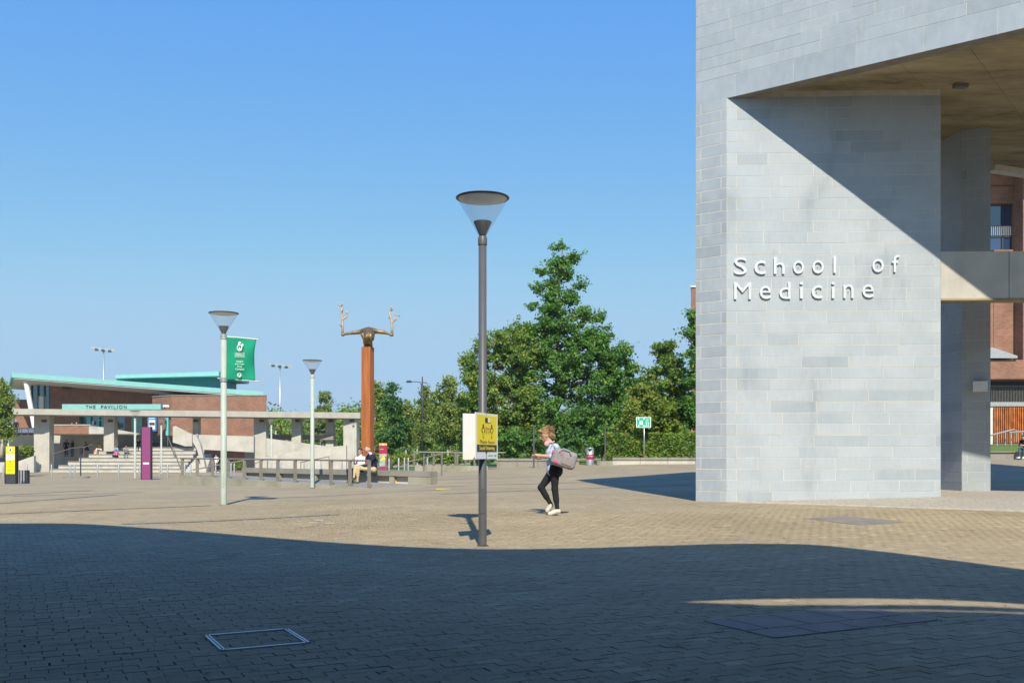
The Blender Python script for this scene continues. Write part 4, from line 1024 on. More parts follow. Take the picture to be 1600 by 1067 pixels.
# pergola
perg = thing('concrete_pergola','long flat concrete pergola roof on square columns in front of the pavilion','pergola',(X(300,98),98,GL))
def perD(px): return 95+10*max(0,(px-55))/508.0
segs = [-120,-30,55,120,190,255,345,447,505,563]
for a,b in zip(segs[:-1],segs[1:]):
    Da, Db2 = perD(a), perD(b); ya_ = 638+max(0,a)*0.0115; yb2 = 638+max(0,b)*0.0115; th = 9.0
    P = [(X(a,Da)+0.004,Da),(X(b,Db2)-0.004,Db2),(X(b,Db2)-0.004,Db2+4.2),(X(a,Da)+0.004,Da+4.2)]
    z1 = [Z(ya_,Da),Z(yb2,Db2),Z(yb2,Db2),Z(ya_,Da)]; z0 = [Z(ya_+th,Da),Z(yb2+th,Db2),Z(yb2+th,Db2),Z(ya_+th,Da)]
    MB().prism(P,z0,z1).build('roof_beam', M['conc_beam'], perg)
def pcol(x0, x1, ybot, sb=1.7, dep=1.0, mt='conc'):
    D = perD((x0+x1)/2)+sb; zt = Z(638+max(0,x0)*0.0115+9.0, perD((x0+x1)/2))-0.004
    MB().span(X(x0,D),X(x1,D),D,D+dep,Z(ybot,D),zt).build('column', M[mt], perg)
    c = W((x0*0.35+x1*0.65),657.5,D-0.08); MB().box((c.x,c.y,c.z),(0.45,0.18,0.22),0).build('wall_light', M['charcoal'], perg)
pcol(53,77,739); pcol(162,178,705); pcol(301,309,700,1.7); pcol(396.5,415.5,735,1.6,1.4); pcol(455.5,470,725,1.9); pcol(509,521,725,2.4); pcol(536.5,557,735,0.6,2.2)
# ramp walls beside the pergola
rw = thing('ramp_wall','pale sloping concrete ramp wall under the right half of the pergola','wall',(X(470,94),94,GL))
MB().front([(398,731),(398,717.5),(412,713.5),(470,704),(520,697.5),(541,695.8),(541,733)],96.5,0.5).build('front_wall', M['conc'], rw)
MB().front([(416,684.5),(470,691.5),(525,699),(525,712),(416,712)],101,0.4).build('rear_wall', M['conc'], rw)
MB().front([(415,678.5),(521,679.5),(521,687),(415,687)],106,0.4).build('parapet', M['conc_seat'], rw)
bw = thing('bridge_parapet','pale concrete bridge parapet between the steps and the ramp','wall',(X(350,97),97,GL))
MB().front([(310,679),(396.4,681.5),(396.4,706.5),(313,702)],97.5,0.5).build('band', M['conc'], bw)
MB().front([(319,700),(381,702),(381,732),(319,737)],99.5,0.4).build('brick_base', M['brick'], bw)
MB().front([(381,702),(397,702),(397,732),(381,732)],102,0.3).build('opening_shade', M['charcoal'], bw)  # charcoal sheet stands in for the shade inside the opening

# pavilion building
pav = thing('pavilion','red brick pavilion with sweeping pale teal roof and teal entrance','building',(X(240,114),114,1.5))
DF = 112.0
fl_, fr_ = (X(18,DF),DF), (X(411,DF),DF)
zl1, zr1 = Z(582,DF), Z(611.5,DF); zl0, zr0 = Z(589.5,DF), Z(619,DF)
P = [fl_, fr_, (X(411,DF+18),DF+18), (X(18,DF)-10,DF+19)]
MB().prism(P,[zl0,zr0,zr0,zl0],[zl1,zr1,zr1,zl1]).build('main_roof', M['teal'], pav)
MB().prism([(fl_[0]+0.2,DF+0.1),(fr_[0],DF+0.1),(X(411,DF+17.5),DF+17.5),(fl_[0]-9,DF+18)],[zl0-0.14,zr0-0.14,zr0-0.14,zl0-0.14],[zl0-0.003,zr0-0.003,zr0-0.003,zl0-0.003]).build('roof_soffit', M['offwhite'], pav)
DU = 122.0
MB().prism([(X(180,DU),DU),(X(342,DU),DU),(X(342,DU),DU+14),(X(172,DU)-4,DU+14)],[Z(591,DU),Z(587,DU),Z(587,DU),Z(591,DU)],[Z(586,DU),Z(580,DU),Z(580,DU),Z(586,DU)]).build('upper_roof', M['teal'], pav)
MB().span(X(196,DU),X(327,DU),DU+2,DU+12,Z(612,DU),Z(588,DU)).build('upper_wall', M['teal_dark'], pav)
DW = 119.0
for a,b,y0,y1 in ((77,124,604,682),(195,246,604,682)): MB().pxbox(a,b,y0,y1,DW,0.4).build('wall', M['brick'], pav)
MB().pxbox(124,195,604,648,DW,0.4).build('wall', M['brick'], pav)
MB().pxbox(22,48,624,670,DW+5,0.4).build('wall', M['brick'], pav)
MB().pxbox(48,77,602,670,DW+0.2,0.3).build('corner_glazing', M['pane_teal'], pav)
for px in (48,58,68,76.2): MB().pxbox(px,px+1,602,670,DW-0.05,0.2).build('mullion', M['teal_dark'], pav)
MB().pxbox(60,71,619,638,DW+0.1,0.06).build('blind', M['offwhite'], pav)
# entrance
MB().pxbox(124,195,648,680,DW+0.6,0.2).build('entrance_glass', M['pane_teal'], pav)
for a,b in ((124,125.5),(136,141.5),(153,155),(160.5,161.5),(178,180.5),(193,195)): MB().pxbox(a,b,648,680,DW+0.3,0.25).build('door_frame', M['teal_mid'], pav)
MB().pxbox(153,161,648,651.5,DW+0.28,0.2).build('door_frame', M['teal_mid'], pav)
MB().pxbox(155,160.5,655,657,DW+0.28,0.2).build('door_bar', M['teal_mid'], pav)
MB().pxbox(143.5,146.5,658,663,DW+0.25,0.05).build('door_notice', M['offwhite'], pav)
# lit gable block
DG = 110.0
MB().prism([(X(268,DG),DG),(X(416.5,DG),DG),(X(416.5,DG+9),DG+9),(X(238,DG+2.4),DG+9),(X(238,DG+2.4),DG+2.4)],0.8,[Z(618.5,DG)]*2+[Z(618.5,DG)]*3).build('gable_block', M['brick'], pav)
MB().prism([(X(268,DG),DG-0.06),(X(417,DG),DG-0.06),(X(417,DG+9),DG+9),(X(237.5,DG+2.4),DG+9),(X(237.5,DG+2.4),DG+2.3)],Z(618.5,DG)+0.003,Z(617,DG)).build('coping', M['conc_seat'], pav)
MB().pxbox(207,222,650,680,DW-0.1,0.12).build('side_door', M['teal'], pav)
MB().pxbox(205.5,207.4,649,680,DW-0.15,0.15).build('door_frame', M['teal_mid'], pav)
MB().pxbox(259,263,649.5,682,DG-0.12,2.0).build('service_door', M['teal_mid'], pav)
# slanted column
MB().tube([W(40,594,112.8),W(54,668,112.8)],0.28,10).build('slanted_column', M['offwhite'], pav)
MB().box(tuple(W(105,605,118.6)),(0.9,0.3,0.35),0).build('wall_light', M['charcoal'], pav)
# name sign canopy
DSn = 107.5
MB().pxbox(97,251,631.3,639.5,DSn,0.7).build('name_canopy', M['teal'], pav)
for ch_,a_x,b_x in (('T',134,138.3),('H',139.8,144),('E',146,149.5),('P',158,161.5),('A',162.5,167.5),('V',168,173),('I',174.5,175.5),('L',178,181),('I',183,184),('O',186,191.5),('N',193.5,198)):
    text_fit('name_letter',ch_,W(a_x,638.3,DSn-0.001),(1,0,0),(0,0,1),X(b_x,DSn)-X(a_x,DSn),Z(633,DSn)-Z(638.3,DSn),0.05,M['charcoal'],pav,(0,-1,0))
# cash machine
Da_ = 109.8
atm = thing('cash_machine','blue cash machine surround set against the brick wall','cash machine',(X(237.5,111.9),111.9,Z(674,111.9)))
MB().pxbox(230.5,244.5,651,673.5,111.2,0.8).build('surround', M['atmblue'], atm)
MB().pxbox(232.5,242.2,656,671,111.15,0.06).build('fascia', M['offwhite'], atm)
MB().pxbox(233.3,241.5,660,664,111.12,0.04).build('screen', M['charcoal'], atm)
MB().pxbox(232.5,241.8,653,654,111.15,0.06).build('name_strip', M['white'], atm)
MB().pxbox(234,237,665.5,669,111.12,0.04).build('keypad', M['steel'], atm)
# cctv cameras
cc = thing('cctv_cameras','white twin security cameras on a pole at the gable','camera',(X(259,109),109,Z(640,109)))
for px,dx in ((256,-0.35),(261,0.3)):
    MB().tube([W(px+1,640,109),W(px+1,634.5,109)],0.05,6).build('bracket', M['steel_dark'], cc)
    MB().box(tuple(W(px-1,634.3,109)),(0.55,0.3,0.22),dx).build('camera_body', M['white'], cc)
# conical shrub in pot by the entrance
# tables on the terrace
for px in (30,44):
    t = thing('cafe_table','small round cafe table on the left terrace, %s'%('nearer the birch' if px==30 else 'nearer the pergola column'),'table',(X(px,102),102,Z(680,102)))
    MB().lathe([(0.0,0.72),(0.4,0.72),(0.4,0.75),(0,0.75)],(X(px,102),102,Z(680,102)),14).build('top', M['offwhite'], t)
    MB().tube([(X(px,102),102,Z(680,102)),(X(px,102),102,Z(680,102)+0.72)],0.04,6).build('leg', M['steel'], t)

# ------------------------------------------------------------------ brick building and court seen through the opening on the right
DR = 64.0
hb_ = thing('brick_building','red brick building with sky-tinted blue windows seen past the stone pier','building',(X(1590,DR),DR,1.9))
xa, xz = X(1500,DR), X(1760,DR)
MB().pxbox(1500,1553,466,590,DR,0.5).build('wall', M['brick'], hb_)
MB().pxbox(1500,1586,290,318,DR,0.5).build('wall', M['brick'], hb_)
MB().pxbox(1553,1586,390,590,DR-0.05,0.55).build('pier', M['brick'], hb_)
MB().pxbox(1598.5,1760,255,590,DR-1.1,1.6).build('pier', M['brick'], hb_)
MB().pxbox(1500,1760,562,592,DR-1.2,1.8).build('lower_band', M['brick'], hb_)
w1 = MB().pxbox(1500,1586,318,391,DR+0.35,0.1).build('window', M['pane'], hb_)
for a,b,y0,y1 in ((1565.5,1568,318,391),(1548,1586,352.5,354.5),(1548,1586,369,371),(1584.5,1586,318,391),(1548,1586,318,319.5)): MB().pxbox(a,b,y0,y1,DR+0.28,0.07).build('window_frame', M['charcoal'], w1)
for i in range(12): MB().pxbox(1549+3*i,1549.8+3*i,354,368,DR+0.2,0.03).build('balustrade_bar', M['steel'], w1)
w2 = MB().pxbox(1500,1553,391,540,DR+0.35,0.1).build('window', M['pane'], hb_)
for y in (485,515): MB().pxbox(1500,1553,y,y+2,DR+0.28,0.07).build('window_frame', M['charcoal'], w2)
MB().front([(1545,543),(1553,543),(1590,556),(1590,559.5),(1545,559.5)],DR-1.4,1.5).build('metal_hood', M['steel'], hb_)
MB().prism([(xa,DR-3.5),(xz,DR-3.5),(xz,DR+4),(xa,DR+4)],Z(263,DR),Z(255,DR)).build('roof_eaves', M['offwhite'], hb_)
MB().pxbox(1500,1600,265,291,DR,0.5).build('wall', M['brick'], hb_)
# recessed ground storey
MB().pxbox(1500,1760,592,640,DR+2.5,0.3).build('recess_wall', M['charcoal'], hb_)
MB().tube([W(1547,603,DR-0.5),W(1700,603,DR-0.5)],0.04,6).build('balcony_rail', M['steel_dark'], hb_)
for i in range(34): MB().pxbox(1547+2.4*i,1547.6+2.4*i,603,628,DR-0.5,0.03).build('balcony_bar', M['steel_dark'], hb_)
MB().pxbox(1500,1760,628,634.5,DR-0.7,3.0).build('balcony_slab', M['steel'], hb_)
ts_ = thing('timber_screen','vertical orange cedar slat screen below the brick building','screen',(X(1590,DR-1),DR-1,1.9))
MB().pxbox(1553,1760,635.5,693,DR-0.6,0.1).build('backing', M['black'], ts_)
for i in range(60):
    px = 1554+3.3*i; MB().pxbox(px,px+2.1,636,692,DR-0.8-(0.12 if i%2 else 0),0.15).build('slat', M['timber'], ts_)
Dl = 58.0
MB().pxbox(1545,1553,632,700,DR-0.6,0.3).build('end_post', M['offwhite'], ts_)
law = MB(); law.hexa([(X(1500,54.4),54.4,1.0),(X(1780,54.4),54.4,1.0),(X(1780,63),63,1.0),(X(1500,63),63,1.0),(X(1500,54.4),54.4,Z(706,54.4)),(X(1780,54.4),54.4,Z(706,54.4)),(X(1780,63),63,Z(694,63)),(X(1500,63),63,Z(694,63))])
tag(law.build('lawn', M['grass']), kind='structure')
sw = thing('court_wall','dark low seat wall at the edge of the small lawn','wall',(X(1580,53.7),53.7,0.9))
MB().span(X(1500,53.7),X(1780,53.7),53.7,54.38,0.5,Z(706.5,53.7)).build('wall', M['conc_seat'], sw)
MB().span(X(1500,53.7),X(1780,53.7),53.6,54.39,Z(706.5,53.7)+0.003,Z(705.2,53.7)).build('coping', M['conc_old'], sw)
cr = thing('court_handrail','steel handrails on the path above the small lawn','handrail',(X(1575,61),61,1.5))
MB().tube([W(1548,680,61),W(1584,671,61),W(1588,672,61),W(1588,690,61)],0.05,6).build('rail', M['steel'], cr)
MB().tube([W(1577,676,60),W(1620,672,60)],0.05,6).build('rail', M['steel'], cr)
for px,y in ((1558,678),(1571,675),(1580,676),(1597,675)): MB().tube([W(px,y,60.5),W(px,696,60.5)],0.04,6).build('rail_post', M['steel'], cr)
# brick building left of the stone corner, behind the trees
Dq = 92.0
nb_ = thing('brick_block','tall red brick block behind the trees beside the stone corner','building',(X(1110,Dq),Dq,0.3))
MB().prism([(X(1079.5,Dq),Dq),(X(1260,Dq),Dq),(X(1260,Dq),Dq+10),(X(1081,Dq+10),Dq+10)],Z(712,Dq),Z(449,Dq)).build('wall', M['brick'], nb_)
MB().prism([(X(1079,Dq-0.1),Dq-0.1),(X(1262,Dq),Dq-0.1),(X(1262,Dq),Dq+10),(X(1080.5,Dq+10),Dq+10)],Z(449,Dq)+0.003,Z(446.5,Dq)).build('coping', M['offwhite'], nb_)

# ------------------------------------------------------------------ organic bodies: smooth distance field -> one continuous mesh
def surface_nets(fun, lo, hi, h):
    lo = np.array(lo); n = np.ceil((np.array(hi)-lo)/h).astype(int)+1
    ax_ = [lo[i]+h*np.arange(n[i]) for i in range(3)]
    gx_, gy_, gz_ = np.meshgrid(*ax_, indexing='ij'); V = fun(np.stack([gx_,gy_,gz_],-1))
    s = V < 0; cs = tuple(k-1 for k in n)
    cnt = np.zeros(cs); acc = np.zeros(cs+(3,))
    sl_ = lambda o,k: slice(o, k-1+o)
    for axis in range(3):
        o1, o2 = [a for a in range(3) if a != axis]
        for a in (0,1):
            for b in (0,1):
                off = [0,0,0]; off[o1] = a; off[o2] = b; off2 = list(off); off2[axis] = 1
                A0 = V[tuple(sl_(off[i],n[i]) for i in range(3))]; B0 = V[tuple(sl_(off2[i],n[i]) for i in range(3))]
                c = (A0 < 0) != (B0 < 0); t = np.where(c, A0/np.where(A0==B0,1,A0-B0), 0)
                cnt += c; 
                for i in range(3):
                    acc[...,i] += np.where(c, (t if i == axis else off[i]), 0)
    act = cnt > 0; idx = -np.ones(cs, int); idx[act] = np.arange(act.sum())
    ijk = np.argwhere(act); verts = lo+h*(ijk+acc[act]/cnt[act][:,None])
    quads = []
    for axis in range(3):
        o1, o2 = (axis+1)%3, (axis+2)%3
        A0 = s[tuple(slice(0,n[i]-1) if i == axis else slice(1,n[i]-1) for i in range(3))]
        B0 = s[tuple(slice(1,n[i]) if i == axis else slice(1,n[i]-1) for i in range(3))]
        for flip,mask in ((False, A0 & ~B0),(True, ~A0 & B0)):
            e = np.argwhere(mask)
            if not len(e): continue
            base = e.copy(); base[:,o1] += 1; base[:,o2] += 1
            def cell(d1,d2):
                c = base.copy(); c[:,o1] -= d1; c[:,o2] -= d2; return idx[c[:,0],c[:,1],c[:,2]]
            q = np.stack([cell(1,1),cell(0,1),cell(0,0),cell(1,0)],-1)
            quads.append(q[:,::-1] if flip else q)
    return verts, np.concatenate(quads)
def d_caps(p, a, b, ra, rb):
    a = np.array(a,float); b = np.array(b,float); ab = b-a; L2 = max(ab.dot(ab),1e-9)
    t = np.clip(((p-a)@ab)/L2,0,1); return np.linalg.norm(p-(a+t[...,None]*ab),axis=-1)-(ra+(rb-ra)*t)
def d_ell(p, c, r, rot=None):
    q = p-np.array(c,float)
    if rot is not None: q = q@np.array(rot)
    r = np.array(r,float); k0 = np.linalg.norm(q/r,axis=-1); k1 = np.linalg.norm(q/(r*r),axis=-1)+1e-9; return k0*(k0-1)/k1
def d_box(p, c, b, r, rot=None):
    q = p-np.array(c,float)
    if rot is not None: q = q@np.array(rot)
    q = np.abs(q)-np.array(b,float); return np.linalg.norm(np.maximum(q,0),axis=-1)+np.minimum(q.max(-1),0)-r
def prim_d(p, pr):
    k = pr[0]
    if k == 'c': return d_caps(p,*pr[1:5])
    if k == 'e': return d_ell(p,pr[1],pr[2],pr[3] if len(pr) > 4 else None)
    return d_box(p,pr[1],pr[2],pr[3],pr[4] if len(pr) > 5 else None)
def organic(name, prims, mats, h, k=0.025, parent=None, label=None, cat=None, loc=(0,0,0), rz=0.0, wob=0.0, group=None):
    """prims: tuples whose last entry is the material index; local coordinates"""
    pts = []
    for pr in prims:
        if pr[0] == 'c':
            r = max(pr[3],pr[4]); pts += [np.array(pr[1])-r,np.array(pr[1])+r,np.array(pr[2])-r,np.array(pr[2])+r]
        else:
            r = max(pr[2])+(pr[3] if pr[0] == 'b' else 0)
            if pr[0] == 'b': r *= 1.75
            pts += [np.array(pr[1])-r,np.array(pr[1])+r]
    pts = np.array(pts); lo = pts.min(0)-3*h; hi = pts.max(0)+3*h
    def f(p):
        d = None
        for pr in prims:
            e = prim_d(p,pr)
            if d is None: d = e
            else:
                hh = np.clip(0.5+0.5*(d-e)/k,0,1); d = d*(1-hh)+e*hh-k*hh*(1-hh)
        if wob: d = d+wob*(np.sin(p[...,0]*61+p[...,2]*47)*np.sin(p[...,1]*53+p[...,2]*71)+0.6*np.sin(p[...,0]*117+p[...,1]*93)*np.sin(p[...,2]*131))
        return d
    V, Q = surface_nets(f, lo, hi, h)
    me = bpy.data.meshes.new(name); me.from_pydata(V.tolist(),[],Q.tolist())
    for m in mats: me.materials.append(m)
    if len(mats) > 1:
        fc = V[Q].mean(1); dd = np.stack([prim_d(fc,pr) for pr in prims],0); mi = np.array([pr[-1] for pr in prims])[dd.argmin(0)]
        me.polygons.foreach_set('material_index', mi.astype(np.int32))
    me.polygons.foreach_set('use_smooth', [True]*len(me.polygons)); me.update()
    o = link(name, me, parent)
    if parent is None: o.location = loc; o.rotation_euler = (0,0,rz); tag(o,label,cat,group)
    return o
def cloth(name, c, var=0.12): return plain(name, c, 0.85, 0, var, 18, 0.15, 0.2)
M['skin'] = plain('skin',(0.56,0.33,0.235),0.55,0,0.06,10)
M['skin_tan'] = plain('tan_skin',(0.46,0.25,0.17),0.55,0,0.06,10)
M['hair_blond'] = plain('sandy_hair',(0.30,0.18,0.085),0.6,0,0.35,30,0.5)
M['hair_yellow'] = plain('blond_hair',(0.60,0.43,0.18),0.6,0,0.3,30,0.5)
M['hair_dark'] = plain('dark_hair',(0.025,0.018,0.013),0.5,0,0.3,30,0.3)
M['hair_brown'] = plain('brown_hair',(0.09,0.05,0.03),0.55,0,0.3,30,0.4)
M['hair_grey'] = plain('grey_hair',(0.38,0.36,0.33),0.6,0,0.2,30,0.4)
CL = {n: cloth('cloth_'+n, c) for n,c in dict(denim_pale=(0.42,0.50,0.62),black=(0.018,0.019,0.022),navy=(0.018,0.022,0.055),beige=(0.52,0.42,0.22),white=(0.72,0.72,0.72),cream=(0.62,0.57,0.47),
     yellow=(0.75,0.52,0.06),pink=(0.75,0.12,0.42),blue=(0.22,0.42,0.70),jeans=(0.07,0.12,0.22),grey=(0.30,0.29,0.29),bag=(0.27,0.255,0.26),bagside=(0.27,0.235,0.235),maroon=(0.10,0.02,0.04),orange=(0.75,0.22,0.10),darkgrey=(0.07,0.07,0.08),headpink=(0.72,0.38,0.36),hot=(0.75,0.08,0.22)).items()}

def body(J, sc=1.0, fem=False, long_sleeve=True, hands='fist', jacket=None):
    """J joints (metres, local).  material slots: 0 skin 1 top 2 trousers 3 shoes"""
    P = []; s = sc
    pel, ch, nk, hd = [np.array(J[k]) for k in ('pel','chest','neck','head')]
    fw = np.array(J.get('face',(0,-1,0)),float); fw /= np.linalg.norm(fw); up = (hd-nk)/max(1e-6,np.linalg.norm(hd-nk))
    P.append(('c',pel,ch,0.125*s*(1.05 if fem else 1),0.12*s,1)); P.append(('c',(pel+ch)/2,ch,0.115*s,0.125*s,1))
    for sd in ('L','R'):
        sh, el, ha = [np.array(J[k+sd]) for k in ('sh','el','ha')]; hp_, kn, an, to = [np.array(J[k+sd]) for k in ('hip','kn','an','to')]
        P.append(('c',ch,sh,0.105*s,0.062*s,1))
        P.append(('c',sh,el,0.056*s,0.043*s,1)); P.append(('c',el,ha,0.042*s,0.028*s,1 if long_sleeve else 0))
        dv = ha-el; dv = dv/max(1e-6,np.linalg.norm(dv)); 
        P.append(('c',ha,ha+dv*0.075*s,0.030*s,0.036*s,0))
        if hands == 'fingers':
            sidev = np.cross(dv,[0,0,1.0]); sidev /= max(1e-6,np.linalg.norm(sidev)); dn = np.cross(dv,sidev)
            for fi,(o_,l_) in enumerate(((-0.030,0.060),(-0.010,0.072),(0.010,0.068),(0.029,0.052))):
                b0_ = ha+dv*0.095*s+sidev*o_*s; k1 = b0_+dv*l_*0.5*s; k2 = k1+dv*l_*0.3*s+np.array([0,0,0.03])*s
                P.append(('c',b0_,k1,0.0105*s,0.0095*s,0)); P.append(('c',k1,k2,0.0095*s,0.008*s,0))
            tb = ha+dv*0.035*s-sidev*0.03*s; P.append(('c',tb,tb+dv*0.045*s-sidev*0.02*s+np.array([0,0,0.025])*s,0.013*s,0.010*s,0))
        elif hands == 'fist':
            P.append(('c',ha+dv*0.07*s,ha+dv*0.13*s,0.034*s,0.022*s,0))
        P.append(('c',pel,hp_,0.12*s,0.105*s,2)); P.append(('c',hp_,kn,0.092*s,0.058*s,2)); P.append(('c',kn,kn*0.45+an*0.55,0.058*s,0.055*s,2)); P.append(('c',kn,an,0.056*s,0.038*s,2))
        P.append(('c',an+np.array([0,0,-0.02])*s,to,0.046*s,0.036*s,3)); P.append(('c',an+(an-to)*0.2+np.array([0,0,-0.045])*s,to,0.036*s,0.032*s,3))
    P.append(('c',ch+up*0.08*s,nk+up*0.02*s,0.075*s,0.052*s,1)); P.append(('c',nk,hd,0.052*s,0.055*s,0))
    P.append(('e',hd+up*0.035*s,(0.078*s,0.092*s,0.105*s),0)); P.append(('e',hd+fw*0.03*s-up*0.04*s,(0.058*s,0.062*s,0.07*s),0))
    P.append(('c',hd+fw*0.088*s+up*0.03*s,hd+fw*0.112*s-up*0.005*s,0.011*s,0.015*s,0))                 # nose
    P.append(('c',hd+fw*0.075*s-up*0.075*s,hd+fw*0.085*s-up*0.07*s,0.026*s,0.022*s,0))                # chin
    sv = np.cross(fw,up); 
    for e in (-1,1): P.append(('e',hd+sv*e*0.082*s-fw*0.005*s,(0.014*s,0.014*s,0.03*s),0))             # ears
    return P
def finish_head(o, J, s, h, hairmat, style='short', eyes=True):
    hd = np.array(J['head']); nk = np.array(J['neck']); fw = np.array(J.get('face',(0,-1,0)),float); fw /= np.linalg.norm(fw); up = (hd-nk)/np.linalg.norm(hd-nk); sv = np.cross(fw,up)
    hp_ = [('e',hd+up*0.065*s-fw*0.018*s,(0.090*s,0.098*s,0.092*s),0)]
    if style == 'short': hp_.append(('e',hd-fw*0.06*s+up*0.0*s,(0.07*s,0.06*s,0.09*s),0))
    if style == 'long':
        hp_ += [('c',hd-fw*0.06*s+up*0.03*s,hd-fw*0.10*s-up*0.30*s,0.085*s,0.06*s,0),('c',hd+sv*0.07*s-fw*0.02*s,hd+sv*0.09*s-up*0.24*s,0.04*s,0.035*s,0),('c',hd-sv*0.07*s-fw*0.02*s,hd-sv*0.09*s-up*0.24*s,0.04*s,0.035*s,0)]
    if style == 'back': hp_ += [('c',hd-fw*0.07*s+up*0.05*s,hd-fw*0.10*s-up*0.05*s,0.07*s,0.05*s,0)]
    if style == 'bun':
        hp_ += [('e',hd-fw*0.06*s+up*0.02*s,(0.08*s,0.08*s,0.09*s),0),('e',hd-fw*0.06*s+up*0.125*s,(0.07*s,0.07*s,0.05*s),0),('c',hd-fw*0.10*s+up*0.08*s,hd-fw*0.13*s-up*0.04*s,0.055*s,0.03*s,0),
                ('e',hd+fw*0.06*s+up*0.115*s,(0.05*s,0.05*s,0.03*s),0),('c',hd+up*0.12*s+fw*0.05*s,hd+fw*0.105*s+up*0.06*s,0.018*s,0.008*s,0)]
    if style == 'fringe': hp_ = [('e',hd-fw*0.055*s+up*0.02*s,(0.082*s,0.065*s,0.075*s),0)]
    organic('hair', hp_, [hairmat], h, 0.02*s, o, wob=0.006 if style == 'bun' else 0.002)
    if eyes:
        for e in (-1,1):
            c = hd+fw*0.086*s+sv*e*0.032*s+up*0.032*s; MB().lathe([(0.0,-0.007*s),(0.010*s,-0.004*s),(0.012*s,0),(0.010*s,0.004*s),(0.0,0.007*s)],tuple(c),8).build('eye', M['hair_dark'], o, True, world=False)
            c = hd+fw*0.088*s+sv*e*0.034*s+up*0.052*s; MB().tube([tuple(c-sv*0.016*s),tuple(c+sv*0.016*s)],0.0045*s,5).build('eyebrow', hairmat, o, False, world=False)
        c = hd+fw*0.094*s-up*0.038*s; MB().tube([tuple(c-sv*0.022*s),tuple(c+fw*0.003*s),tuple(c+sv*0.022*s)],0.006*s,5).build('mouth', CL['headpink'], o, False, world=False)

# --- walking woman, seen from her left, facing left
wf = G(866,805); SW = wf.y/F
def wj(px, py, y=0.0): return ((px-866)*SW, y, (805-py)*SW)
Jw = dict(pel=wj(865,733,0), chest=wj(865.5,705,0), neck=wj(859,692.5,0), head=wj(853.5,681,0), face=(-1,-0.04,-0.25),
  shL=wj(865.5,699,0.15), elL=wj(858,713,0.20), haL=wj(846,714.5,0.10), shR=wj(867.5,699,-0.16), elR=wj(860.0,713,-0.20), haR=wj(843,711.8,-0.11),
  hipL=wj(864,737,0.085), knL=wj(845.5,761.5,0.085), anL=wj(861.0,788,0.10), toL=wj(855.5,798.0,0.10),
  hipR=wj(866.5,737,-0.085), knR=wj(866.5,763,-0.09), anR=wj(870.5,795.5,-0.10), toR=wj(858.5,802.0,-0.10))
Pw = body(Jw, 1.0, True, False, 'fingers')
Pw = [p for p in Pw]
Pw.append(('e',wj(862.5,707.5,0),(0.12,0.15,0.10),1)); Pw.append(('e',wj(869.5,735,0),(0.118,0.155,0.135),2)); Pw.append(('c',wj(863.5,722,0),wj(865,726,0),0.112,0.122,1))
Pw.append(('c',wj(867,730.5,-0.04),wj(868,733,0.04),0.118,0.13,2))
for sd,yo in (('L',0.2),('R',-0.2)): Pw.append(('c',Jw['sh'+sd],np.array(Jw['sh'+sd])*0.45+np.array(Jw['el'+sd])*0.55,0.070,0.066,1))
wman = organic('person', Pw, [M['skin'],CL['denim_pale'],CL['black'],CL['cream']], 0.0115, 0.022, None,
   'person walking left in pale denim shirt and black leggings, looking at a phone', 'person', wf)
finish_head(wman, Jw, 1.0, 0.010, M['hair_blond'], 'bun')
hd = np.array(Jw['head']); mb = MB(); rs = np.random.default_rng(3)
for i in range(170):                                     # loose strands
    v = rs.normal(size=3); v /= np.linalg.norm(v); v[2] = abs(v[2])*0.9+0.05; v[0] = v[0]*0.8+0.35; v /= np.linalg.norm(v)
    a = hd+np.array([0.02,0,0.075])+v*0.075; b = a+v*0.03+rs.normal(size=3)*0.018; c = b+rs.normal(size=3)*0.03+np.array([0.012,0,-0.008])
    mb.tube([tuple(a),tuple(b),tuple(c)],[0.0045,0.004,0.0015],4)
tag(mb.build('hair_strands', M['hair_blond'], wman, False, world=False), kind='stuff')
# shirt collar and leggings hem are in the body; headphones round the neck
hp0 = np.array(wj(854.0,692.2,0))
hph = organic('headphones', [('e',hp0+np.array([0.0,-0.085,-0.01]),(0.045,0.025,0.05),0),('e',hp0+np.array([0.0,0.085,-0.01]),(0.045,0.025,0.05),0),('c',hp0+np.array([0,-0.085,0]),hp0+np.array([0.11,-0.07,0.02]),0.012,0.012,0),('c',hp0+np.array([0.11,-0.07,0.02]),hp0+np.array([0.14,0,0.03]),0.012,0.012,0),('c',hp0+np.array([0.14,0,0.03]),hp0+np.array([0.0,0.085,0]),0.012,0.012,0)],[CL['headpink']],0.008,0.01,None,'pink headphones worn round the neck of the walking person','headphones',wf)
pc_ = np.array(wj(834.0,709.5,-0.06))
ph = MB().box((wf.x+pc_[0],wf.y+pc_[1],wf.z+pc_[2]),(0.035,0.075,0.13)); ph.v = [(v[0]+(v[2]-wf.z-pc_[2])*-0.9,v[1],wf.z+pc_[2]+(v[2]-wf.z-pc_[2])*0.6) for v in ph.v]
single('phone', ph, M['black'], 'black phone held in the hand of the walking person', 'phone')
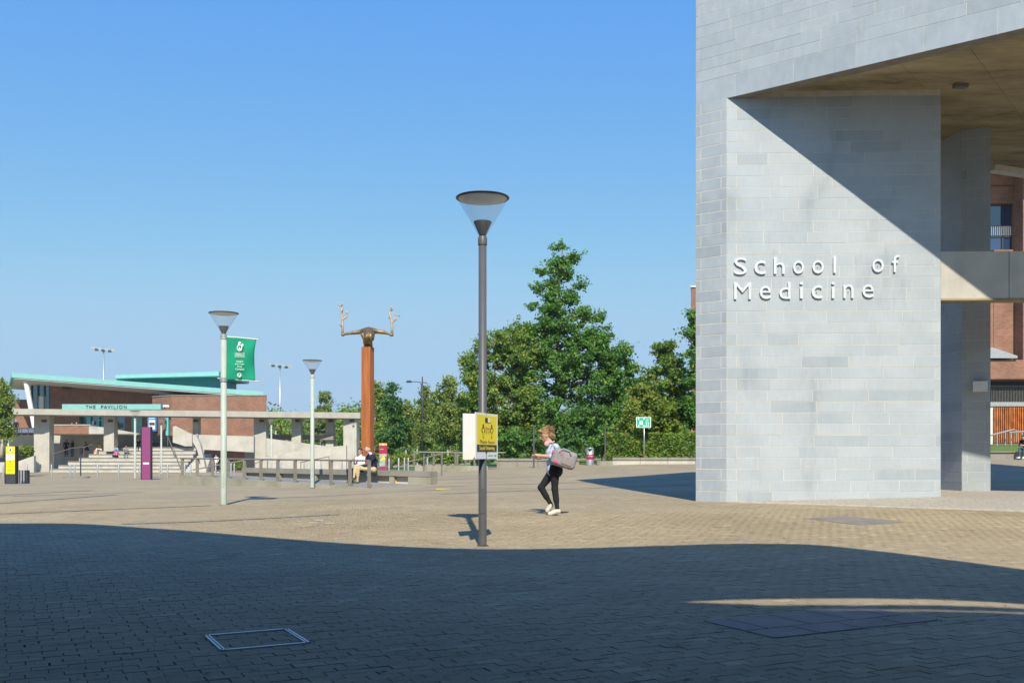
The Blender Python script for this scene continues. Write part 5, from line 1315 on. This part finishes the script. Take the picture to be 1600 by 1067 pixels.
# duffel bag on her shoulder
bag = thing('duffel_bag','grey duffel bag with pink trim slung on the walking person\'s shoulder','bag',(wf.x,wf.y,wf.z))
a_t = math.radians(17); rot = np.array([[math.cos(a_t),0,-math.sin(a_t)],[0,1,0],[math.sin(a_t),0,math.cos(a_t)]]).T
bc = np.array(wj(880.0,716.5,-0.30))
organic('body', [('b',bc,(0.15,0.06,0.085),0.075,rot,0)], [CL['bag']], 0.012, 0.02, bag, wob=0.004)
def bl(u,v,w_): return tuple(bc+np.array([u,v,w_])@rot.T)
for nm,pts,r,mt in (('strap',[bl(-0.15,-0.02,0.13),wj(867,700,-0.26),wj(862.5,693.5,-0.13),wj(866,693.5,-0.06),wj(874,702,-0.16),bl(0.05,0.02,0.16)],0.020,CL['grey']),
                    ('strap',[bl(-0.12,-0.13,0.08),bl(-0.07,-0.14,0.17),bl(0.05,-0.14,0.16),bl(0.10,-0.13,0.08)],0.014,CL['grey']),
                    ('trim',[bl(-0.12,-0.128,0.11),bl(-0.07,-0.134,0.04)],0.010,CL['hot']),('trim',[bl(-0.235,-0.03,0.10),bl(-0.235,-0.03,0.02)],0.014,CL['hot'])):
    mb = MB().tube(pts, r, 7); mb.v = [(v[0],v[1],v[2]) for v in mb.v]; mb.build(nm, mt, bag, True, world=False)
organic('pocket', [('b',tuple(bl(-0.14,-0.122,-0.09)),(0.03,0.010,0.02),0.010,rot,0)], [CL['hot']], 0.010, 0.01, bag)
organic('pocket', [('b',tuple(bl(0.06,-0.125,-0.02)),(0.08,0.008,0.07),0.012,rot,0)], [CL['bagside']], 0.010, 0.01, bag)

# --- couple on the bench
def seat_at(px, D): return (X(px,D),D)
Dm = 38.15; SM = Dm/F; m0 = np.array((X(577,Dm),Dm,0.0))
def mj(px, py, dy=0.0): return ((px-577)*SM, dy, Z(py,Dm)) 
Jm = dict(pel=mj(583.5,733.2,0.10), chest=mj(580.5,715.5,0.08), neck=mj(576.5,708,0.04), head=mj(573.8,703.5,0.02), face=(-0.95,0.15,-0.15),
  shL=mj(574,713,0.24), elL=mj(566,724,0.28), haL=mj(558,728,0.06), shR=mj(586,714.5,-0.08), elR=mj(575,727.0,-0.22), haR=mj(561,728.0,-0.22),
  hipL=mj(580,733.5,0.12), knL=mj(558,728.5,-0.42), anL=mj(556.5,745.5,-0.55), toL=mj(551.5,752,-0.62),
  hipR=mj(584,733.8,-0.05), knR=mj(563,731.5,-0.48), anR=mj(561.5,752.0,-0.50), toR=mj(553.5,756.3,-0.64))
man = organic('person', body(Jm,1.02,False,True,'fingers')+[('c',mj(583,730,0.09),mj(581,716,0.07),0.15,0.165,1)], [M['skin'],CL['navy'],CL['beige'],CL['darkgrey']], 0.016, 0.03, None, 'bald person in navy jumper and beige trousers sitting cross-legged on the bench', 'person', tuple(m0))
finish_head(man, Jm, 1.02, 0.012, M['hair_grey'], 'fringe')
organic('collar', [('c',np.array(Jm['neck'])+np.array([0.05,0,-0.02]),np.array(Jm['neck'])+np.array([0.03,0.0,-0.01]),0.068,0.06,0)], [CL['white']], 0.012, 0.02, man)
Dv = 38.45; SV = Dv/F; v0 = np.array((X(563,Dv),Dv,0.0))
def vj(px, py, dy=0.0): return ((px-563)*SV, dy, Z(py,Dv))
Jv = dict(pel=vj(562.5,733.0,0.05), chest=vj(563.5,717.5,0.03), neck=vj(563.3,710,0.0), head=vj(562.8,705.3,-0.02), face=(-0.35,-0.9,-0.1),
  shL=vj(570,715,0.0), elL=vj(569,724,-0.12), haL=vj(558,727,-0.30), shR=vj(556.5,715.5,0.02), elR=vj(554.5,724,-0.10), haR=vj(555,719.5,-0.28),
  hipL=vj(566,733.5,0.0), knL=vj(553,733,-0.50), anL=vj(554.5,749,-0.60), toL=vj(551,754,-0.72),
  hipR=vj(559,733.5,0.02), knR=vj(546.5,734.5,-0.45), anR=vj(548,750,-0.52), toR=vj(545,755,-0.62))
wom = organic('person', body(Jv,0.97,True,True,'fingers'), [M['skin'],CL['white'],CL['navy'],CL['darkgrey']], 0.016, 0.03, None, 'dark-haired person in white top and sunglasses sitting beside the bald person', 'person', tuple(v0))
finish_head(wom, Jv, 0.97, 0.012, M['hair_dark'], 'back', eyes=False)
hd = np.array(Jv['head']); fw = np.array((-0.35,-0.9,-0.1)); fw /= np.linalg.norm(fw); sv = np.array((0.93,-0.36,0))
for e in (-1,1):
    c = v0+hd+fw*0.085+sv*e*0.034+np.array([0,0,0.03]); MB().box(tuple(c),(0.055,0.012,0.042),math.atan2(-0.36,0.93)).build('sunglass_lens', M['black'], wom)

# --- small figures on the steps
def stand(s=1.0, arms=0):
    J = dict(pel=(0,0,0.93),chest=(0,0,1.28),neck=(0,0,1.46),head=(0,-0.02,1.57),
      shL=(-0.19,0,1.40),elL=(-0.24,0.02,1.13),haL=(-0.22,-0.10,0.90),shR=(0.19,0,1.40),elR=(0.24,0.02,1.13),haR=(0.22,-0.10,0.90),
      hipL=(-0.09,0,0.90),knL=(-0.10,-0.03,0.50),anL=(-0.10,0.02,0.09),toL=(-0.11,-0.14,0.04),hipR=(0.09,0,0.90),knR=(0.10,-0.03,0.50),anR=(0.10,0.02,0.09),toR=(0.11,-0.14,0.04))
    if arms == 1: J.update(elR=(0.25,-0.08,1.14),haR=(0.10,-0.28,1.24),elL=(-0.25,-0.06,1.14),haL=(-0.08,-0.26,1.18))
    if arms == 2: J.update(knL=(-0.10,-0.16,0.52),anL=(-0.10,-0.02,0.12),toL=(-0.10,-0.14,0.05),knR=(0.09,0.02,0.5),anR=(0.1,0.18,0.11),toR=(0.1,0.06,0.04))
    return {k:tuple(np.array(v)*s) for k,v in J.items()}
def sit(s=1.0, seat=0.36, lean=0.12, arms=0, feet=0.0):
    b = seat+0.11
    J = dict(pel=(0,0,b),chest=(0,-lean,b+0.36),neck=(0,-lean*1.5,b+0.53),head=(0,-lean*1.8,b+0.63),
      shL=(-0.19,-lean,b+0.46),elL=(-0.25,-0.20,b+0.22),haL=(-0.10,-0.42,b+0.22),shR=(0.19,-lean,b+0.46),elR=(0.25,-0.20,b+0.22),haR=(0.10,-0.42,b+0.22),
      hipL=(-0.10,0,b-0.02),knL=(-0.13,-0.44,b+0.06+feet),anL=(-0.12,-0.46,0.09+feet*0.2),toL=(-0.13,-0.62,0.045+feet*0.2),hipR=(0.10,0,b-0.02),knR=(0.13,-0.44,b+0.06+feet),anR=(0.12,-0.50,0.09+feet*0.2),toR=(0.13,-0.66,0.045+feet*0.2))
    if arms == 1: J.update(elR=(0.24,-0.22,b+0.30),haR=(0.07,-0.26,b+0.50))
    if arms == 2: J.update(knL=(-0.16,-0.40,b+0.14),anL=(-0.14,-0.30,0.10),toL=(-0.14,-0.44,0.05),knR=(0.16,-0.40,b+0.14),anR=(0.14,-0.30,0.10),toR=(0.14,-0.44,0.05))
    return {k:tuple(np.array(v)*s) for k,v in J.items()}
small = [
 ('stand',103.5,101.9,1.0,0.3,0,('black','navy','black'),'skin_tan','hair_dark','short','person in black standing against the retaining wall, left of a pair'),
 ('stand',113,101.6,0.97,-0.3,1,('black','jeans','black'),'skin_tan','hair_dark','long','person in black with folded arms standing against the retaining wall, right of a pair'),
 ('sit',137,5,1.0,-0.5,0,('maroon','maroon','black'),'skin_tan','hair_dark','short','person in dark clothes sitting on the steps in the shade of the wall'),
 ('sit',157.5,5,1.0,-0.9,1,('yellow','white','white'),'skin','hair_yellow','long','long-haired blond person in yellow sitting below the pergola column'),
 ('sit',181,4,1.0,0.2,0,('blue','darkgrey','white'),'skin','hair_brown','short','person in blue T-shirt sitting on the steps behind the pink top'),
 ('sit',183,3,0.95,-0.6,2,('pink','black','black'),'skin','hair_brown','short','person in bright pink top sitting lowest on the steps'),
 ('sit',197,4,1.0,0.4,0,('grey','jeans','black'),'skin_tan','hair_dark','short','person in grey top and jeans sitting beside a black rucksack'),
 ('sit',217,6,1.0,0.0,1,('black','black','black'),'skin','hair_red','short','person in black with an orange cap on the top step'),
 ('sit',236,6,1.0,-0.2,1,('white','jeans','white'),'skin','hair_brown','long','brown-haired person in pale top on the top step behind the purple totem'),
]
M['hair_red'] = CL['orange']
def person_small(kind, J, cols, skin, hair, style, label, loc, rz, s):
    o = organic('person', body(J, s, style == 'long', cols[0] not in ('blue','pink','yellow','white')), [M[skin],CL[cols[0]],CL[cols[1]],CL[cols[2]]], 0.035, 0.035, None, label, 'person', loc, rz)
    finish_head(o, J, s, 0.03, M[hair], style, eyes=False); return o
for kind,px,dd,s,rz,arms,cols,skin,hair,style,label in small:
    if kind == 'stand':
        person_small(kind, stand(s,arms), cols, skin, hair, style, label, (X(px,dd),dd,Z(713,dd)), rz, s)
    else:
        i = dd; D = 95+0.95*i+0.42; zf = GL+0.352*i
        person_small(kind, sit(s,0.355,0.12,arms), cols, skin, hair, style, label, (X(px,D),D,zf), rz, s)
        # nothing stands between the seat and the step
person_small('stand', stand(1.0,2), ('white','navy','white'), 'skin_tan', 'hair_dark', 'short', 'person in white shirt and navy shorts walking below the bridge parapet', (X(338,92.5),92.5,GZ(X(338,92.5),92.5)), -0.5, 1.0)
person_small('stand', stand(1.0,1), ('maroon','black','black'), 'skin_tan', 'hair_brown', 'short', 'person behind the brick terrace parapet, left of two heads', (X(112.5,106),106,Z(680.5,104)-0.25), 0.4, 1.0)
person_small('stand', stand(1.0,1), ('navy','black','black'), 'skin', 'hair_brown', 'short', 'person behind the brick terrace parapet, right of two heads', (X(120,106),106,Z(680.5,104)-0.2), -0.4, 1.0)
person_small('stand', stand(1.0,0), ('black','black','black'), 'skin_tan', 'hair_grey', 'short', 'person in black at the cafe tables on the left terrace', (X(25,102.5),102.5,Z(680.5,104)-0.1), 0.8, 1.0)
Dsx = 53.7
person_small('sit', sit(1.0,0.40,0.15,0), ('black','jeans','white'), 'skin', 'hair_dark', 'long', 'person in black sitting on the court wall at the right edge', (X(1605,53.3),53.45,Z(705.2,53.7)-0.40), -0.9, 1.0)
# bags on the steps
def small_bag(px, i, lab, mt, sz=(0.22,0.16,0.2)):
    D = 95+0.95*i+0.3; z = GL+0.352*i+0.0
    organic('bag', [('b',(0,0,sz[2]),(sz[0]*0.7,sz[1]*0.7,sz[2]*0.75),0.06,0)], [mt], 0.03, 0.02, None, lab, 'bag', (X(px,D),D,z))
small_bag(190,5,'black rucksack on the steps beside the person in jeans',CL['black'],(0.3,0.2,0.26))
small_bag(243,7,'black bag beside the pale-topped person on the top step',CL['darkgrey'],(0.3,0.2,0.26))
small_bag(150.5,5,'tan handbag beside the blond person in yellow',CL['orange'],(0.24,0.16,0.2))
small_bag(174,3,'dark blue bag left of the person in pink',CL['jeans'],(0.34,0.2,0.18))
small_bag(152.8,4,'small yellow bag on the steps below the blond person',CL['yellow'],(0.12,0.1,0.16))

# --- bronze figure with branches
zp = Z(543.5,Dc)+0.022; SC = Dc/F; fxy = (xc, Dc+hw)
def bj(px, py, dy=0.0): return ((px-573.5)*SC, dy, (543.5-py)*SC)
Pb = [('c',bj(571,543,0.02),bj(573,534,-0.02),0.14,0.11,0),('c',bj(577,543,0.06),bj(577.5,534,0.0),0.12,0.10,0),
      ('c',bj(570.5,536,-0.15),bj(572.5,530,-0.30),0.11,0.13,0),('c',bj(577,536,-0.15),bj(579,530,-0.3),0.11,0.13,0),
      ('e',bj(574.4,527.8,-0.44),(0.125,0.16,0.18),0),('e',bj(580.4,528.0,-0.44),(0.12,0.16,0.18),0),
      ('c',bj(577,526,-0.32),bj(574.5,519,0.05),0.20,0.22,0),('c',bj(574.5,519,0.05),bj(573,517,0.30),0.22,0.19,0),
      ('c',bj(572,515.0,0.25),bj(564,516.0,0.33),0.16,0.125,0),('c',bj(564,516.5,0.36),bj(550,518.0,0.38),0.115,0.085,0),('c',bj(550,518.0,0.38),bj(535,520.3,0.36),0.085,0.055,0),
      ('c',bj(575,515.0,0.25),bj(583,515.6,0.33),0.16,0.125,0),('c',bj(583,515.8,0.36),bj(597,517.5,0.38),0.115,0.085,0),('c',bj(597,517.5,0.38),bj(608,520.5,0.36),0.085,0.055,0),
      ('e',bj(532.5,521.3,0.36),(0.09,0.08,0.08),0),('e',bj(609.8,521.8,0.36),(0.09,0.08,0.08),0),
      ('c',bj(566,523,-0.05),bj(570.5,533,-0.05),0.10,0.10,0),('c',bj(582.0,522,-0.05),bj(581.0,530,-0.1),0.09,0.09,0),('e',bj(573.5,523.0,0.55),(0.11,0.13,0.14),0)]
fig = thing('bronze_figure','bronze crouching figure with outstretched arms holding branches on the rust column','sculpture',(fxy[0],fxy[1],zp))
organic('body', Pb, [M['bronze']], 0.028, 0.035, fig, wob=0.004)
def branch(nm, segs):
    mb = MB()
    for pts,r0,r1 in segs:
        q = [np.array(bj(x_,y_,0.36+dy)) for x_,y_,dy in pts]; k = len(q)
        mb.tube([tuple(v) for v in q], [1.22*(r0+(r1-r0)*i/(k-1)) for i in range(k)], 7)
    mb.build(nm, M['bronze_light'], fig, True, world=False)
branch('branch', [([(532.2,523,0),(531.8,510,0),(531.0,498,0.05),(530.6,486,0),(529.3,477,0)],0.052,0.036),([(529.3,477,0),(526.5,474.5,0.05),(524.5,473.3,0.1)],0.034,0.022),([(529.3,477,0),(531.5,474.3,-0.05),(533.5,471.5,-0.1)],0.034,0.02),
  ([(531.3,497.5,0),(534,495.2,0.1),(537.5,492,0.15),(538,487.5,0.2)],0.036,0.03),([(538,487.5,0.2),(536,484,0.2),(533.8,482,0.2)],0.028,0.02),([(538,487,0.2),(539.8,483.5,0.25)],0.028,0.018),([(530.7,486,0),(532.5,483,-0.1),(533.7,479.3,-0.1)],0.03,0.018),([(531.6,509,0),(529,507,-0.1),(527.3,503.5,-0.15)],0.03,0.018)])
branch('branch', [([(610,523,0),(610.2,510,0),(610.0,502.5,0),(608,496,0),(606,488,0.05),(607.8,483.5,0.1)],0.052,0.034),([(607.8,483.5,0.1),(608.3,478,0.1),(610.8,474.5,0.1)],0.032,0.02),([(607.8,483.5,0.1),(611,481.5,0),(613.5,479.5,0)],0.03,0.018),
  ([(610,502,0),(612.5,499,0.1),(614.3,495,0.15),(615.5,491,0.2)],0.038,0.03),([(615.5,491,0.2),(614.5,487.5,0.2),(613.7,486.3,0.2)],0.026,0.018),([(615.5,491,0.2),(618.5,490,0.25),(621.5,490.3,0.3)],0.028,0.016),([(613,498.5,0.1),(616,498,0),(618.7,496.5,0)],0.028,0.016),([(608,496,0),(605.5,494.5,-0.1),(604.7,492,-0.1)],0.03,0.02)])

# ------------------------------------------------------------------ trees, hedge, shrubs
def leaf_cloud(centers, radii, per, size, rng, flat=0.75, droop=0.0, core=None):
    """leaves gathered on a few little sprays inside every clump, thinning outwards"""
    m = len(centers); c0 = np.asarray(centers); r0 = np.asarray(radii); ns = 6 if per >= 30 else 1
    n = m*per; cid = np.repeat(np.arange(m),per)
    if ns > 1:
        sv = rng.normal(size=(m,ns,3)); sv /= np.linalg.norm(sv,axis=2)[:,:,None]; sv[:,:,2] = sv[:,:,2]*0.7+0.15
        ln = 0.55+0.75*rng.random((m,ns,1)); tips = sv*ln*r0[:,None,None]
        k = rng.integers(0,ns,n); along = rng.random((n,1))**0.65
        p = c0[cid]+tips[cid,k]*along+rng.normal(size=(n,3))*(0.20*r0[cid])[:,None]*np.array([1,1,flat])
    else:
        p = c0[cid]+rng.normal(size=(n,3))*(0.6*r0[cid])[:,None]
    if droop: p[:,2] -= droop*rng.random(n)*r0[cid]
    v = p-c0[cid]; v /= np.linalg.norm(v,axis=1)[:,None]+1e-9
    nr = v*0.5+rng.normal(size=(n,3))*0.75+np.array([0,0,0.45]); nr /= np.linalg.norm(nr,axis=1)[:,None]
    t = np.cross(nr, rng.normal(size=(n,3))); t /= np.linalg.norm(t,axis=1)[:,None]+1e-9; b = np.cross(nr,t)
    s = size*(0.45+1.0*rng.random((n,1)))
    V = np.stack([p-t*s*0.62, p-b*s*0.36+nr*s*0.07, p+t*s*0.62, p+b*s*0.36+nr*s*0.07],1).reshape(-1,3)
    Q = np.arange(n*4).reshape(-1,4); return V, Q
def tree(name, label, px, D, blobs, leafmat_, barkmat, trunk_r, base_py=None, nclump=70, per=110, size=0.20, clr=0.62, seed=1, group=None, trunk_top=None, droop=0.0, flat=0.75, lean=0.0, cat='tree', nlimb=40, dry=None):
    """blobs: (px,py,rx,ry[,weight]) ellipses in photo pixels at distance D making up the crown"""
    rng = np.random.default_rng(seed); x0 = X(px,D); z0 = GZ(x0,D)-0.05 if base_py is None else Z(base_py,D)
    t = thing(name, label, cat, (x0,D,z0), group); k = D/F
    w_ = np.array([b[2]*b[3] for b in blobs],float); w_ /= w_.sum(); cen = []; rad = []
    for b,ww in zip(blobs,w_):
        m = max(3,int(round(nclump*ww))); 
        v = rng.normal(size=(m,3)); v /= np.linalg.norm(v,axis=1)[:,None]; rr = (0.30+0.70*rng.random((m,1))**0.6)
        cr = clr*(0.55+1.0*rng.random(m)**1.3)
        rx = max(0.15,b[2]*k-clr*0.55); rz = max(0.15,b[3]*k-clr*0.5); ry = max(0.2,min(rx,b[2]*k*0.95))
        cen.append(np.array([X(b[0],D),D,Z(b[1],D)])+v*rr*np.array([rx,ry,rz])); rad.append(cr)
    cen = np.concatenate(cen); rad = np.concatenate(rad)
    keep = cen[:,2] > z0+0.15; cen, rad = cen[keep], rad[keep]
    V, Q = leaf_cloud(cen, rad, per, size, rng, flat, droop)
    V = V-np.array([x0,D,z0]); bulk('crown', V, Q, leafmat_, t)
    ztop = cen[:,2].max()-0.2 if trunk_top is None else Z(trunk_top,D)
    mb = MB(); hgt = ztop-z0; pts = []; kx = (cen[cen[:,2].argmax(),0]-x0)
    for i in range(8):
        u = i/7; pts.append((x0+kx*u*u*0.9+lean*u+rng.normal()*0.05*u, D+rng.normal()*0.06*u, z0+hgt*u))
    mb.tube(pts, [trunk_r*(1.25 if i == 0 else 1)*(1-0.86*i/7) for i in range(8)], 9)
    pick = rng.permutation(len(cen))[:nlimb]
    for j in pick:
        c = cen[j]; zb = max(z0+hgt*0.12, min(c[2]-0.25*np.hypot(c[0]-x0,c[1]-D)-0.2, ztop-0.3)); u = (zb-z0)/hgt
        i0 = min(6,int(u*7)); f_ = u*7-i0; a = np.array(pts[i0])*(1-f_)+np.array(pts[i0+1])*f_
        mid = (a+c)/2+np.array([0,0,0.12*np.linalg.norm(c-a)])*(1-droop)+rng.normal(size=3)*0.08
        r0 = trunk_r*(1-0.86*u)*0.42+0.008; mb.tube([tuple(a),tuple(mid),tuple(c)],[r0,r0*0.6,0.012],5)
    mb.build('trunk', barkmat, t, True); return t
# big group on the right
tree('oak_tree','tallest tree with a narrow leafy spire, right of the nearest lamp',869,70,
  [(874,388,16,12),(880,408,26,16),(896,402,10,10),(872,430,18,30),(872,470,26,30),(857,424,24,10),(882,432,22,12),(908,446,14,14),(866,452,14,8),(838,452,14,7),(890,468,26,14),(836,478,20,10),(862,488,34,16),(912,492,26,16),(872,512,50,26),(880,550,75,42),(850,580,60,40),(915,590,60,42),(880,640,85,45),(838,515,32,24),(915,545,46,30),(934,500,18,12),(820,545,30,26),(930,530,38,26),(955,560,30,24),(945,600,40,30),(845,660,55,32),(930,660,45,35)],
  M['leaf'],M['bark'],0.24,nclump=470,per=145,size=0.16,clr=0.60,seed=11,nlimb=90)
tree('oak_tree','broad bushy tree with browning leaf tips behind the nearest lamp',792,69,
  [(800,525,42,24),(770,550,42,34),(815,560,45,38),(740,575,26,32),(760,610,48,40),(810,620,50,48),(740,640,36,40),(790,668,60,35),(835,672,30,30)],
  M['leaf_warm'],M['bark'],0.20,nclump=300,per=150,size=0.165,clr=0.58,seed=12,nlimb=60)
tree('field_maple','drooping smaller tree right of the tallest tree',962,71,[(955,560,20,22),(975,545,16,16),(984,575,18,22),(962,600,30,35),(960,640,34,35)],M['leaf'],M['bark'],0.14,nclump=90,per=150,size=0.16,clr=0.5,seed=13,nlimb=40,droop=0.5)
tree('maple_tree','yellow-tipped tree left of the stone corner',1046,68,[(1040,548,28,18),(1050,575,36,22),(1020,585,16,14),(1045,605,42,22),(1065,635,26,30),(1040,650,34,28)],M['leaf_warm'],M['bark'],0.15,nclump=110,per=150,size=0.16,clr=0.55,seed=14,nlimb=45)
tree('maple_tree','dark tree half hidden by the stone corner',1092,66,[(1084,500,10,16),(1086,525,16,24),(1090,560,24,28),(1088,595,24,24),(1084,630,18,26),(1095,650,30,35)],M['leaf'],M['bark'],0.16,nclump=120,per=150,size=0.16,clr=0.5,seed=15,nlimb=30)
tree('hornbeam','yellowing bushy shrub tree behind the hedge',1012,65.5,[(1000,620,30,22),(1015,640,46,30),(1000,662,44,22),(1045,668,30,16)],M['leaf_yellow'],M['bark'],0.10,nclump=90,per=140,size=0.15,clr=0.5,seed=16,nlimb=25)
tree('beech_tree','olive bushy tree between the tall tree and the hedge shrub',1005,77,[(1000,605,40,22),(985,640,50,45),(1040,630,45,40)],M['leaf_dark'],M['bark'],0.14,nclump=90,per=120,size=0.2,clr=0.7,seed=17,nlimb=20)
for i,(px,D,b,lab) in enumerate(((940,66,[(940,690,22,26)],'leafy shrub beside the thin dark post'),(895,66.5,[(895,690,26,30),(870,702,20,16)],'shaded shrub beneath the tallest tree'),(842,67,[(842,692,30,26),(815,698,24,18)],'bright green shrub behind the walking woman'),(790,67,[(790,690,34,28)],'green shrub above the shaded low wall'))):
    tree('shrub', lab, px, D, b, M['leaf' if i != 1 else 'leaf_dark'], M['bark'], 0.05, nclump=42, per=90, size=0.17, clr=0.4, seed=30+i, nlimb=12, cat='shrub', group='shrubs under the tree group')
# hedge
Dh = 64.2; rng = np.random.default_rng(5)
hx0, hx1 = X(948,Dh), X(1130,Dh); hz0 = GZ(X(1040,Dh),Dh); hz1 = Z(677.5,Dh)
hd_ = thing('hedge','long clipped beech hedge behind the seat wall','hedge',((hx0+hx1)/2,Dh,hz0))
n = 30000
fx_ = rng.random(n); face = rng.random(n); P_ = np.empty((n,3)); P_[:,0] = hx0+(hx1-hx0)*fx_
fr = face < 0.62; P_[:,1] = np.where(fr, Dh+rng.random(n)**2*0.35, Dh+rng.random(n)*1.2); P_[:,2] = np.where(fr, hz0+(hz1-hz0)*rng.random(n), hz1-rng.random(n)**2*0.25)
P_[:,2] += 0.06*np.sin(P_[:,0]*1.7)+0.05*np.sin(P_[:,0]*4.1); P_[:,1] += 0.08*np.sin(P_[:,0]*2.3+P_[:,2]*3)
V, Q = leaf_cloud(P_, np.full(n,0.06), 1, 0.15, rng); bulk('crown', V-np.array([(hx0+hx1)/2,Dh,hz0]), Q, M['leaf_warm'], hd_)
MB().span(hx0+0.1,hx1-0.1,Dh+0.35,Dh+1.0,hz0-0.1,hz1-0.25).build('inner_branches', M['bark'], hd_)
# birches and other trees left of the lamp
birch = [(505,118,[(505,618,14,16),(503,640,20,18),(508,668,22,26)],'lone birch rising behind the pergola roof',21),
 (586,88,[(588,602,8,12),(590,625,16,24),(588,665,20,30),(590,698,20,16)],'slender birch just right of the rust column',22),
 (612,84,[(612,606,10,14),(612,630,20,22),(618,672,28,34),(606,690,26,20)],'dense dark green young tree behind the map board',23),
 (634,92,[(634,640,14,20),(636,672,22,30)],'narrow young tree left of the tall road light',24),
 (662,86,[(663,612,9,14),(664,640,20,26),(664,680,26,26)],'slim yellowing birch behind the tall road light',25),
 (700,76,[(702,598,16,14),(696,622,28,24),(712,640,34,26),(694,665,34,34),(722,680,36,30)],'weeping birch left of the nearest lamp',26),
 (738,72,[(742,590,16,22),(732,560,10,12),(735,640,30,40),(740,682,30,28)],'loose leafy birch partly behind the white sign board',27)]
for px,D,b,lab,sd in birch:
    dk = 'dark green' in lab
    tree('birch_tree' if not dk else 'young_oak', lab, px, D, b, M['leaf_dark'] if dk else M['leaf_birch'], M['bark'] if dk else M['bark_pale'], 0.10, nclump=int(50+sum(q[2]*q[3] for q in b)/45), per=130, size=0.15, clr=0.48, seed=sd, nlimb=30, droop=0.0 if dk else 0.7, base_py=None if D < 100 else 700)
tree('birch_tree','birch at the left edge with hanging twigs',2,74,[(2,600,14,16),(4,625,20,20),(0,655,24,24),(12,675,12,14)],M['leaf_birch'],M['bark_pale'],0.12,nclump=90,per=120,size=0.14,clr=0.42,seed=40,nlimb=30,droop=0.8,base_py=715,lean=0.3)
# shrubs below the left terrace, by the brick base and by the birches
for i,(px,D,b,lab,mt) in enumerate(((36,95,[(38,706,14,9),(46,703,8,8)],'mixed shrub under the left terrace band','leaf_yellow'),(6,95,[(2,708,14,9)],'green shrub beside the yellow totem','leaf'),(366,95,[(372,727,10,4),(345,730,8,3)],'low green plants at the brick base','leaf_warm'),(103,105,[(103,674,5,5)],'small plant in front of the brick parapet','leaf_warm'),
    (620,80,[(600,716,16,7),(625,717,22,8),(650,716,20,8)],'low yellow-green planting under the birches','leaf_yellow'),(700,62,[(690,716,16,9),(712,718,20,8)],'leafy planting behind the railing','leaf_warm'),(745,60.5,[(745,716,18,9),(765,716,14,8)],'bright green planting below the sign board','leaf'))):
    tree('shrub', lab, px, D, b, M[mt], M['bark'], 0.03, nclump=36, per=70, size=0.16, clr=0.32, seed=60+i, nlimb=8, cat='shrub', base_py=(b[0][1]+b[0][3]) if D > 90 else None)
tree('potted_shrub','conical green shrub beside the teal entrance',184.5,117,[(184.5,664,2.0,6),(184.5,670,3.6,5)],M['leaf'],M['bark'],0.04,nclump=20,per=60,size=0.12,clr=0.16,seed=80,nlimb=4,cat='shrub',base_py=676)
tree('birch_sapling','thin trunked birch seen under the pergola',500,117,[(498,664,20,14),(494,680,18,10)],M['leaf_birch'],M['bark_pale'],0.09,nclump=40,per=70,size=0.2,clr=0.45,seed=81,nlimb=12,base_py=702)
# wood beyond, one mass
rng = np.random.default_rng(9); C_ = []; R_ = []
for px in np.arange(400,1130,3.2):
    D = 128+rng.random()*26; top = 655+8*math.sin(px/23)+6*math.sin(px/9)+(-12 if 560 < px < 700 else 0)
    for py in np.arange(top,716,9): C_.append((X(px+rng.normal()*2,D),D+rng.normal()*2,Z(py,D))); R_.append(0.8+rng.random()*0.5)
V, Q = leaf_cloud(np.array(C_),np.array(R_),26,0.42,rng)
tag(bulk('distant_wood', V, Q, M['leaf_warm']), 'band of mixed trees massed beyond the plaza', 'wood', kind='stuff')
# undergrowth sheet
gs = sheet('lawn', np.linspace(-14,34,25), np.linspace(64.6,100,18), lambda x,y: gz(x,y)+0.03, [M['grass']]); tag(gs, kind='structure')

# fallen leaves, grit and gum on the paving
rng = np.random.default_rng(21); n = 900
yy = 4.6+22*rng.random(n)**1.6; xx = (rng.random(n)-0.5)*1.15*yy; zz_ = gz(xx,yy)+0.0075
a_ = rng.random(n)*6.28; ll = 0.008+0.016*rng.random(n)**2; wwd = ll*(0.4+0.4*rng.random(n))
ux, uy = np.cos(a_)*ll, np.sin(a_)*ll; wx, wy = -np.sin(a_)*wwd, np.cos(a_)*wwd
V = np.stack([np.stack([xx-ux,yy-uy,zz_],-1),np.stack([xx+wx,yy+wy,zz_+0.004],-1),np.stack([xx+ux,yy+uy,zz_+0.002],-1),np.stack([xx-wx,yy-wy,zz_+0.003],-1)],1).reshape(-1,3)
m,n_,b,L = newmat('leaf_litter'); ge = N(n_,'ShaderNodeNewGeometry')
L.new(ramp(n_,L,ge.outputs['Random Per Island'],[(0.0,(0.05,0.035,0.02)),(0.4,(0.16,0.10,0.04)),(0.7,(0.06,0.08,0.02)),(0.9,(0.30,0.20,0.08)),(1.0,(0.6,0.58,0.55))]),b.inputs['Base Color']); b.inputs['Roughness'].default_value = 0.9
tag(bulk('leaf_litter', V, np.arange(n*4).reshape(-1,4), m), 'scattered fallen leaves and grit on the block paving', 'litter', kind='stuff')

# ------------------------------------------------------------------ air
hz = MB().span(-5200,5200,-320,6200,-25,160); ho = hz.build('haze', [])  ; tag(ho, 'thin summer haze over the campus', 'haze', kind='stuff')
hm = bpy.data.materials.new('haze_air'); hm.use_nodes = True; hn = hm.node_tree; hn.nodes.clear()
pv = hn.nodes.new('ShaderNodeVolumePrincipled'); pv.inputs['Color'].default_value = (0.80,0.89,1.0,1); pv.inputs['Density'].default_value = 0.00022; pv.inputs['Anisotropy'].default_value = 0.0
ou = hn.nodes.new('ShaderNodeOutputMaterial'); hn.links.new(pv.outputs[0], ou.inputs['Volume']); ho.data.materials.append(hm)
